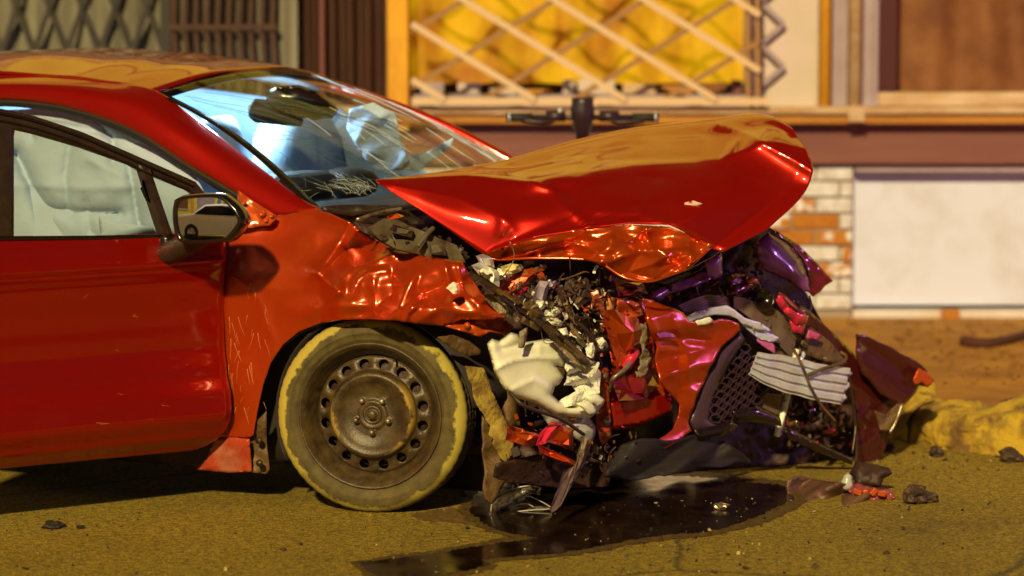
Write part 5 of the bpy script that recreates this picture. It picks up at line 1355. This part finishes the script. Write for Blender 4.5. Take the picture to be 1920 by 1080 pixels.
# wire tangle and fine splinters over the radiator support
WG = {}
for i in range(70):
    x = rj.uniform(930, 1140); y = rj.uniform(510, 700)
    if not inpoly(x, y, [(890, 505), (1130, 505), (1230, 560), (1235, 700), (1130, 720), (1060, 650), (960, 590)]): continue
    o_ = rj.uniform(-.13, .02); pts = [(x, y, o_)]; a = rj.uniform(0, 6.28)
    for k in range(rj.randint(2, 4)):
        a += rj.uniform(-.9, .9); x += math.cos(a) * rj.uniform(8, 24); y += math.sin(a) * rj.uniform(8, 24); pts.append((x, y, o_ + rj.uniform(-.03, .03)))
    WG.setdefault(rj.choice([m_wire, m_wire, m_brown, m_dark, m_steel, m_tan]), []).append(tube_g([wp(*p) for p in pts], rj.choice([.0014, .002, .003]), 5, 4))
for m_, gs in WG.items():
    o = obj('wire_tangle', *join(gs), m_, CAR); o['kind'] = 'stuff'
junk('engine_debris', [(940, 530), (1130, 520), (1150, 640), (1110, 690), (1040, 640)], 170, [m_torn, m_tan, m_wire, m_brown, m_dark, m_orange, m_grey, m_dark], -.13, .0, .005, .014)
junk('engine_debris', [(1130, 560), (1230, 590), (1240, 760), (1150, 800)], 36, [m_dark, m_wire, m_orange, m_tan, m_dred], -.05, .03, .004, .013)
junk('engine_debris', [(1290, 520), (1420, 470), (1500, 560), (1590, 680), (1600, 860), (1440, 850), (1420, 700)], 150, [m_dark, m_wire, m_purple, m_brown, m_pinkred, m_steel, m_bump], -.08, .06, .004, .014)
junk('engine_debris', [(960, 770), (1110, 780), (1240, 820), (1220, 890), (1000, 890)], 90, [m_dark, m_wire, m_brown, m_black, m_orange], -.14, .0, .005, .018)
# ================================================================== ON THE GROUND
def flat(name, outline, mat, z, res=8, jag=2.0, seed=1, **kw):
    rnd = random.Random(seed); pts = []
    n = len(outline)
    for i in range(n):
        a, b = outline[i], outline[(i + 1) % n]; L = math.hypot(b[0] - a[0], b[1] - a[1]); m = max(1, int(L / res))
        for k in range(m):
            t = k / m; pts.append((a[0] + (b[0] - a[0]) * t + rnd.uniform(-jag, jag) * 2, a[1] + (b[1] - a[1]) * t + rnd.uniform(-jag, jag) * .5))
    vc, _, fc, *_ = delaunay_2d_cdt([Vector(p) for p in pts], [(i, (i + 1) % len(pts)) for i in range(len(pts))], [], 1, 1e-4)
    return obj(name, [atZ(p.x, p.y, z) for p in vc], [tuple(f) for f in fc], mat, **kw)
m_fluid_shade = M('dark_fluid_and_shade', (.008, .004, .003), .05, c2=(.022, .011, .004), ns=9, rv=.16, bump=.03, bs=60, spec=.6)
o = flat('fluid_and_nose_shade', [(672, 1054), (740, 1046), (800, 1040), (860, 1030), (910, 1022), (960, 1014), (1010, 1008), (960, 1000), (920, 988), (900, 976), (880, 955), (900, 905), (1060, 890), (1200, 890), (1330, 895), (1470, 910), (1490, 935), (1440, 958), (1400, 976), (1330, 996), (1250, 1002), (1190, 1010), (1121, 1024), (1050, 1036), (975, 1041), (905, 1047), (918, 1058), (880, 1068), (838, 1074), (850, 1090), (720, 1096), (700, 1075)], m_fluid_shade, .004, res=4, jag=2.6, seed=4)  # real fluid, stretched under the nose to paint in the car's shade
o['kind'] = 'structure'; o['label'] = 'dark glossy fluid on the road, widened to stand for shade under the wreck'
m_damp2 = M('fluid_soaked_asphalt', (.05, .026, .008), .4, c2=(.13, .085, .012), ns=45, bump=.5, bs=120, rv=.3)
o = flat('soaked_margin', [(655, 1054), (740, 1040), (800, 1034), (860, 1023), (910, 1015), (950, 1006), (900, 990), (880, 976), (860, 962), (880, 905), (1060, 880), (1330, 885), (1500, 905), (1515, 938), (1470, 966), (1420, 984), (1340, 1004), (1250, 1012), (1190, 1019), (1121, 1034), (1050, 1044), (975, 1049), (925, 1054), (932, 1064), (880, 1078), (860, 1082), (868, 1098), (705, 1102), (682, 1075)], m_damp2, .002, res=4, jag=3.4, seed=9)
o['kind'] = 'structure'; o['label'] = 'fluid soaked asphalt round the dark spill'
m_damp = M('damp_asphalt', (.11, .055, .022), .35, c2=(.20, .13, .03), ns=40, bump=.3, bs=140, rv=.3)
o = flat('damp_patch', [(768, 966), (820, 954), (900, 950), (1000, 940), (1010, 985), (930, 990), (860, 980), (790, 976)], m_damp, .001, jag=2.5, seed=6); o['kind'] = 'structure'
o['label'] = 'damp stain on the asphalt beside the wheel'
# broken headlamp lens
def gsheet(name, outline, mat, label, cat, Y, z0=0, **kw):
    group = kw.pop('group', None)
    return sheet(name, [(p[0], p[1], p[2] if len(p) > 2 else Y) for p in outline], mat, None, mode='Y', label=label, cat=cat, group=group, **kw)
m_lens2 = M('scuffed_clear_lens', (.62, .56, .48), .12, trans=.82, c2=(.4, .34, .28), ns=20)
ln = gsheet('headlamp_lens', [(918, 962), (922, 940), (940, 924), (968, 913), (990, 910), (1013, 913), (1012, 930), (1000, 926), (984, 934), (1006, 940), (1028, 946), (1042, 958), (1020, 962), (980, 966), (950, 974), (925, 976)], m_lens2, 'broken clear headlamp lens lying on the road beside the front tyre', 'lens', .12, res=4.5, bulge=.10, bw=16, namp=.014, nsc=26, thick=.005)
for pts, r in (([(920, 960), (925, 938), (950, 920), (990, 911), (1012, 914)], .0022), ([(940, 944), (985, 930), (1010, 938), (1035, 952)], .002), ([(930, 968), (980, 958), (1035, 954)], .0022), ([(955, 950), (985, 944), (1000, 950)], .002)):
    obj('lens_rim', *tube_g([atY(x, y, .035) for x, y in pts], r, 6, 5), M('frosted_plastic', (.55, .48, .40), .2, trans=.3), ln)
for (x, y) in ((962, 912), (971, 910)): obj('lens_pin', *tube_g([atY(x, y + 6, .06), atY(x, y - 3, .06)], .0025, 6, 1), m_white, ln)
sheet('lamp_foot', [(918, 976, .1), (930, 964, .1), (950, 968, .1), (945, 984, .08), (925, 986, .08)], m_black, ln, mode='Y', res=5, bulge=.02, bw=6)
# bumper end lying at the right
m_shell = M('dusty_maroon_plastic', (.085, .035, .03), .5, c2=(.15, .08, .04), ns=15, bump=.5, bs=60)
bf = gsheet('bumper_fragment', [(1474, 905, .42), (1490, 893, .45), (1530, 900, .42), (1575, 905, .38), (1600, 912, .34), (1640, 930, .3), (1672, 928, .3), (1686, 936, .28), (1668, 950, .24), (1620, 958, .2), (1560, 960, .2), (1500, 957, .22), (1480, 935, .32)], m_shell, 'dusty maroon bumper end lying on the road below the torn corner', 'debris', .3, res=5, namp=.02, nsc=40, famp=.09, fsc=44, thick=.006, jag=2)
sheet('lamp_insert', [(1575, 905, .36), (1590, 892, .36), (1602, 905, .35), (1640, 914, .33), (1668, 918, .32), (1680, 934, .28), (1640, 944, .25), (1600, 930, .28)], M('rose_lamp_plastic', (.30, .06, .06), .25, c2=(.16, .03, .05), ns=30), bf, mode='Y', res=4.5, bulge=.015, bw=8, famp=.02, fsc=18)
for i in range(4): 
    g = box_g(atY(1608 + i * 15, 922 + i % 2 * 3, .26), .026, .02, .018, Matrix.Rotation(.3 + i, 3, 'Y')); obj('reflector_cell', *g, m_orange, bf, sm=False, bevel=.003)
sheet('lamp_wall', [(1572, 912, .34), (1582, 892, .34), (1590, 886, .34), (1598, 894, .34), (1600, 915, .33), (1586, 920, .33)], m_clear, bf, mode='Y', res=4.5, bulge=.015, bw=5)
gsheet('plastic_mount', [(1594, 888, .42), (1606, 866, .44), (1640, 872, .44), (1666, 878, .43), (1672, 888, .42), (1656, 896, .4), (1650, 912, .38), (1610, 912, .38)], m_dark, 'black broken bumper mount standing on the maroon fragment', 'debris', .42, res=5, namp=.02, nsc=24, bulge=.03, bw=8, thick=.006)
# lumps and chips, each its own thing
m_lump = M('black_grit_lump', (.028, .014, .008), .6, c2=(.07, .035, .012), ns=30, bump=.9, bs=70)
def lump(px, py, w_, h_, label, mat=m_lump, seed=1, group=None, z=0.0, cat='debris', name='rubble_lump'):
    c = atZ(px, py, z); sc_ = 5328 / (c - CAM).length
    rx, rz = w_ / sc_ / 2, h_ / sc_
    V, F = [], []
    n, m = 14, 8
    for i in range(m + 1):
        ph = math.pi * i / m
        for k in range(n):
            t = 2 * math.pi * k / n
            d = Vector((math.sin(ph) * math.cos(t), math.sin(ph) * math.sin(t), math.cos(ph)))
            rr = 1 + .55 * noise.noise(d * 1.7 + Vector((seed * 3.1, 0, 0))) + .3 * noise.noise(d * 4.5 + Vector((0, seed * 2.3, 0)))
            V.append(c + Vector((d.x * rx * rr, d.y * rx * .8 * rr, max(-.004, rz * .45 + d.z * rz * .55 * rr))))
    for i in range(m):
        for k in range(n): F.append((i * n + k, i * n + (k + 1) % n, (i + 1) * n + (k + 1) % n, (i + 1) * n + k))
    return obj(name, V, F, mat, label=label, cat=cat, group=group, sm=False)
lump(1716, 944, 46, 34, 'large black grit lump beside the maroon bumper end', seed=2)
lump(1744, 942, 34, 20, 'flat black lump touching the large grit lump', seed=5)
lump(100, 990, 40, 14, 'black rubber scrap lying on the road below the open door', seed=3, mat=m_rubber)
lump(150, 991, 16, 7, 'tiny black crumb next to the rubber scrap', seed=8, mat=m_rubber)
lump(1352, 956, 26, 14, 'small dark metal clip lying at the edge of the fluid', seed=9, mat=m_steel)
lump(531, 1033, 12, 6, 'lone black crumb on the bare asphalt before the wheel', seed=4)
lump(1137, 1033, 9, 5, 'lone black crumb on the asphalt before the fluid', seed=6)
lump(1755, 856, 30, 18, 'round black stone at the foot of the yellow kerb', seed=11)
lump(1895, 866, 44, 26, 'dark rubble heap at the foot of the kerb beside a stone', seed=12)
lump(1658, 846, 36, 22, 'dark clod at the kerb corner behind the torn bumper', seed=14)
lump(1890, 762, 24, 14, 'dark clod lying on top of the pavement dirt', seed=15, z=PZ)
st = tube_g([atZ(1806, 640, PZ + .02), atZ(1850, 644, PZ + .02), atZ(1900, 634, PZ + .02), atZ(1935, 622, PZ + .02)], (.028, .016), 8, 5)
obj('branch', *st, M('dark_bark', (.07, .018, .010), .9, bump=.6, bs=60), label='dark reddish stick lying on the pavement before the pale wall panel', cat='stick')
# uncountable grit
rg = random.Random(5); G = {}
mm = [m_lump, m_rubber, m_lump, M('pale_grit', (.40, .30, .10), .8), m_lump, M('glass_crumbs', (.5, .5, .4), .12, trans=.6), m_lump, m_rubber]
for i in range(420):
    k = rg.random()
    if k < .5: px, py = rg.gauss(1250, 260), rg.uniform(930, 1075)
    elif k < .75: px, py = rg.uniform(0, 1920), rg.uniform(930, 1079)
    else: px, py = rg.gauss(1760, 110), rg.gauss(868, 16)
    if py < 840 or (py < 955 and px < 900): continue
    p = atZ(px, py, .004); s = rg.uniform(.0015, .0045) * (2.2 if rg.random() < .12 else 1)
    Rm = Matrix.Rotation(rg.uniform(0, 6), 3, 'Z') @ Matrix.Rotation(rg.uniform(0, 6), 3, 'X')
    G.setdefault(rg.choice(mm), []).append(box_g(p, s * rg.uniform(.8, 2.4), s * rg.uniform(.8, 2), s * rg.uniform(.4, 1.2), Rm))
for m, gs in G.items():
    o = obj('road_grit', *join(gs), m, sm=False); o['kind'] = 'stuff'; o['label'] = 'scattered glass crumbs and grit on the road'
GP = []
for i in range(260):
    px, py = rg.uniform(1560, 1960), rg.uniform(602, 720)
    p = atZ(px, py, PZ + .004)
    if p.y > FY - .1 or p.y < 1.6 or p.x < 1.6: continue
    s = rg.uniform(.006, .02); GP.append(box_g(p, s * 1.5, s, s * .5, Matrix.Rotation(rg.uniform(0, 6), 3, 'Z') @ Matrix.Rotation(rg.uniform(0, 1), 3, 'X')))
o = obj('pavement_litter', *join(GP), M('dry_leaf_litter', (.12, .045, .010), .9, c2=(.3, .15, .02), ns=5), sm=False); o['kind'] = 'stuff'; o['label'] = 'dry leaves and dirt scattered over the pavement'

# ---- assumed beacon on an added tripod, off to the right, lighting the wreck violet
BP = Vector((4.2, .85, 0))
bc = empty('assumed_beacon', BP, 0, 'assumed violet beacon on an added tripod, standing in for unseen emergency lights', 'beacon')
for k in range(3):
    t = k * 2.094; obj('leg', *tube_g([BP + Vector((0, 0, .7)), BP + Vector((.35 * math.cos(t), .45 * math.sin(t), .01))], .014, 8, 1), m_black, bc)
obj('mast', *tube_g([BP + Vector((0, 0, .6)), BP + Vector((0, 0, 1.05))], .018, 10, 1), m_black, bc)
m_bea = M('assumed_beacon_glow', (.6, .2, .8), .2)
m_bea.node_tree.nodes['Principled BSDF'].inputs['Emission Color'].default_value = (.75, .25, 1, 1); m_bea.node_tree.nodes['Principled BSDF'].inputs['Emission Strength'].default_value = 12
obj('assumed_beacon_dome', *lathe_g([(0, .0), (0, .09), (.10, .085), (.16, .05), (.18, 0)], BP + Vector((0, 0, 1.05)), Vector((0, 0, 1)), 24), m_bea, bc)
bl = bpy.data.lights.new('assumed_beacon_light', 'POINT'); bl.energy = 46; bl.color = (.80, .30, 1.0); bl.shadow_soft_size = .12
bo = link(bpy.data.objects.new('assumed_beacon_light', bl)); bo.parent = bc; bo.location = (-.16, -.03, 1.13)

# ---- across the street behind the camera (seen in the door mirror, mirrored in the paint)
ox, oy = -6.2, -5.6
pk = empty('parked_car', (ox, oy, 0), R(-49), 'white parked car across the street, seen in the door mirror', 'car')
pm = MW[pk]
m_pw = M('white_car_paint', (.78, .76, .74), .3, coat=.6)
sideP = [(-2.1, .35), (-2.15, .75), (-1.9, .92), (-1.3, 1.0), (-.7, 1.38), (.1, 1.45), (.75, 1.36), (1.35, 1.0), (1.95, .88), (2.2, .7), (2.22, .4), (2.05, .26), (-1.9, .26)]
rings = []
for yy, k in ((-.86, .93), (-.84, .98), (-.6, 1.0), (0, 1.01), (.6, 1.0), (.84, .98), (.86, .93)):
    rings.append([pm @ Vector((x * (k if z < 1 else k * (.985)), yy * (1 if z < 1.02 else .76), .26 + (z - .26) * k)) for x, z in sideP])
obj('body', *loft(rings, True, True, True), m_pw, pk, sm=False, bevel=.04)
for s in (-1, 1):
    P = [(-1.15, 1.0), (-.66, 1.31), (.1, 1.37), (.68, 1.29), (1.15, 1.0)]
    obj('side_window', [pm @ Vector((x, s * (.865 if z < 1.02 else .70), z)) for x, z in P], [tuple(range(5))], m_gloss, pk, sm=False, thick=.01)
    for xx in (-1.3, 1.35):
        obj('wheel', *lathe_g([(-.1, 0), (-.1, .3), (-.08, .32), (.08, .32), (.1, .3), (.1, .2), (.06, .19), (.06, 0)], pm @ Vector((xx, s * .80, .32)), (pm.to_3x3() @ Vector((0, s, 0))), 32), m_rubber, pk)
    obj('headlamp', *box_g(pm @ Vector((2.08, s * .62, .72)), .2, .32, .13, pm.to_3x3()), m_alu, pk, sm=False, bevel=.03)
obj('bumper', *box_g(pm @ Vector((2.15, 0, .42)), .2, 1.6, .2, pm.to_3x3()), m_black, pk, sm=False, bevel=.05)
ob = empty('street_building', (-11.3, -9.2, 0), R(-49), 'orange painted building across the street, seen in the door mirror', 'building')
om = MW[ob]
def obx(name, x, z, w_, h_, mat, d=0.0, t=.2): return obj(name, *box_g(om @ Vector((x, d, z)), w_, t, h_, om.to_3x3()), mat, ob, sm=False)
obx('wall', 0, 2.2, 13, 4.4, m_upper, 0, .4)
obx('plinth', 0, .45, 13.02, .9, m_bricko, .03, .42)
for i in range(-2, 3):
    obx('window', i * 2.3, 2.2, 1.5, 1.7, m_curtb if i % 2 else m_lavwall, .16, .2)
    obx('window_sill', i * 2.3, 1.3, 1.7, .1, m_cream, .22, .25)
    obx('pilaster', i * 2.3 + 1.15, 2.2, .3, 4.4, m_yellow if i % 3 else M('blue_paint', (.05, .12, .5), .6), .2, .2)
# added lamp, put in to light the parked car and building for the mirror
LP0 = Vector((-4.6, -7.2, 0))
lampst = empty('added_street_lamp', LP0, 0, 'added lamp that lights the white parked car for the door mirror', 'street lamp')
obj('pole', *tube_g([LP0, LP0 + Vector((0, 0, 4.2)), LP0 + Vector((-.2, .5, 4.6)), LP0 + Vector((-.5, 1.3, 4.7))], (.06, .035), 12, 6), m_steel, lampst)
obj('lamp_head', *box_g(LP0 + Vector((-.55, 1.5, 4.7)), .22, .5, .1, Matrix.Rotation(.35, 3, 'Z')), m_steel, lampst, sm=False, bevel=.03)
m_sl = M('added_lamp_glow', (1, .9, .7), .3); m_sl.node_tree.nodes['Principled BSDF'].inputs['Emission Color'].default_value = (1, .8, .5, 1); m_sl.node_tree.nodes['Principled BSDF'].inputs['Emission Strength'].default_value = 8
obj('lamp_lens', *box_g(LP0 + Vector((-.55, 1.5, 4.643)), .16, .4, .012, Matrix.Rotation(.35, 3, 'Z')), m_sl, lampst, sm=False)
sl = bpy.data.lights.new('added_street_light', 'SPOT'); sl.energy = 1500; sl.color = (1, .86, .62); sl.spot_size = R(95); sl.spot_blend = .5; sl.shadow_soft_size = .12
so = link(bpy.data.objects.new('added_street_light', sl)); so.parent = lampst; so.location = (-.55, 1.5, 4.62)
so.rotation_euler = (Vector((-9.0, -6.6, 1.0)) - (LP0 + Vector((-.55, 1.5, 4.62)))).to_track_quat('-Z', 'Y').to_euler()
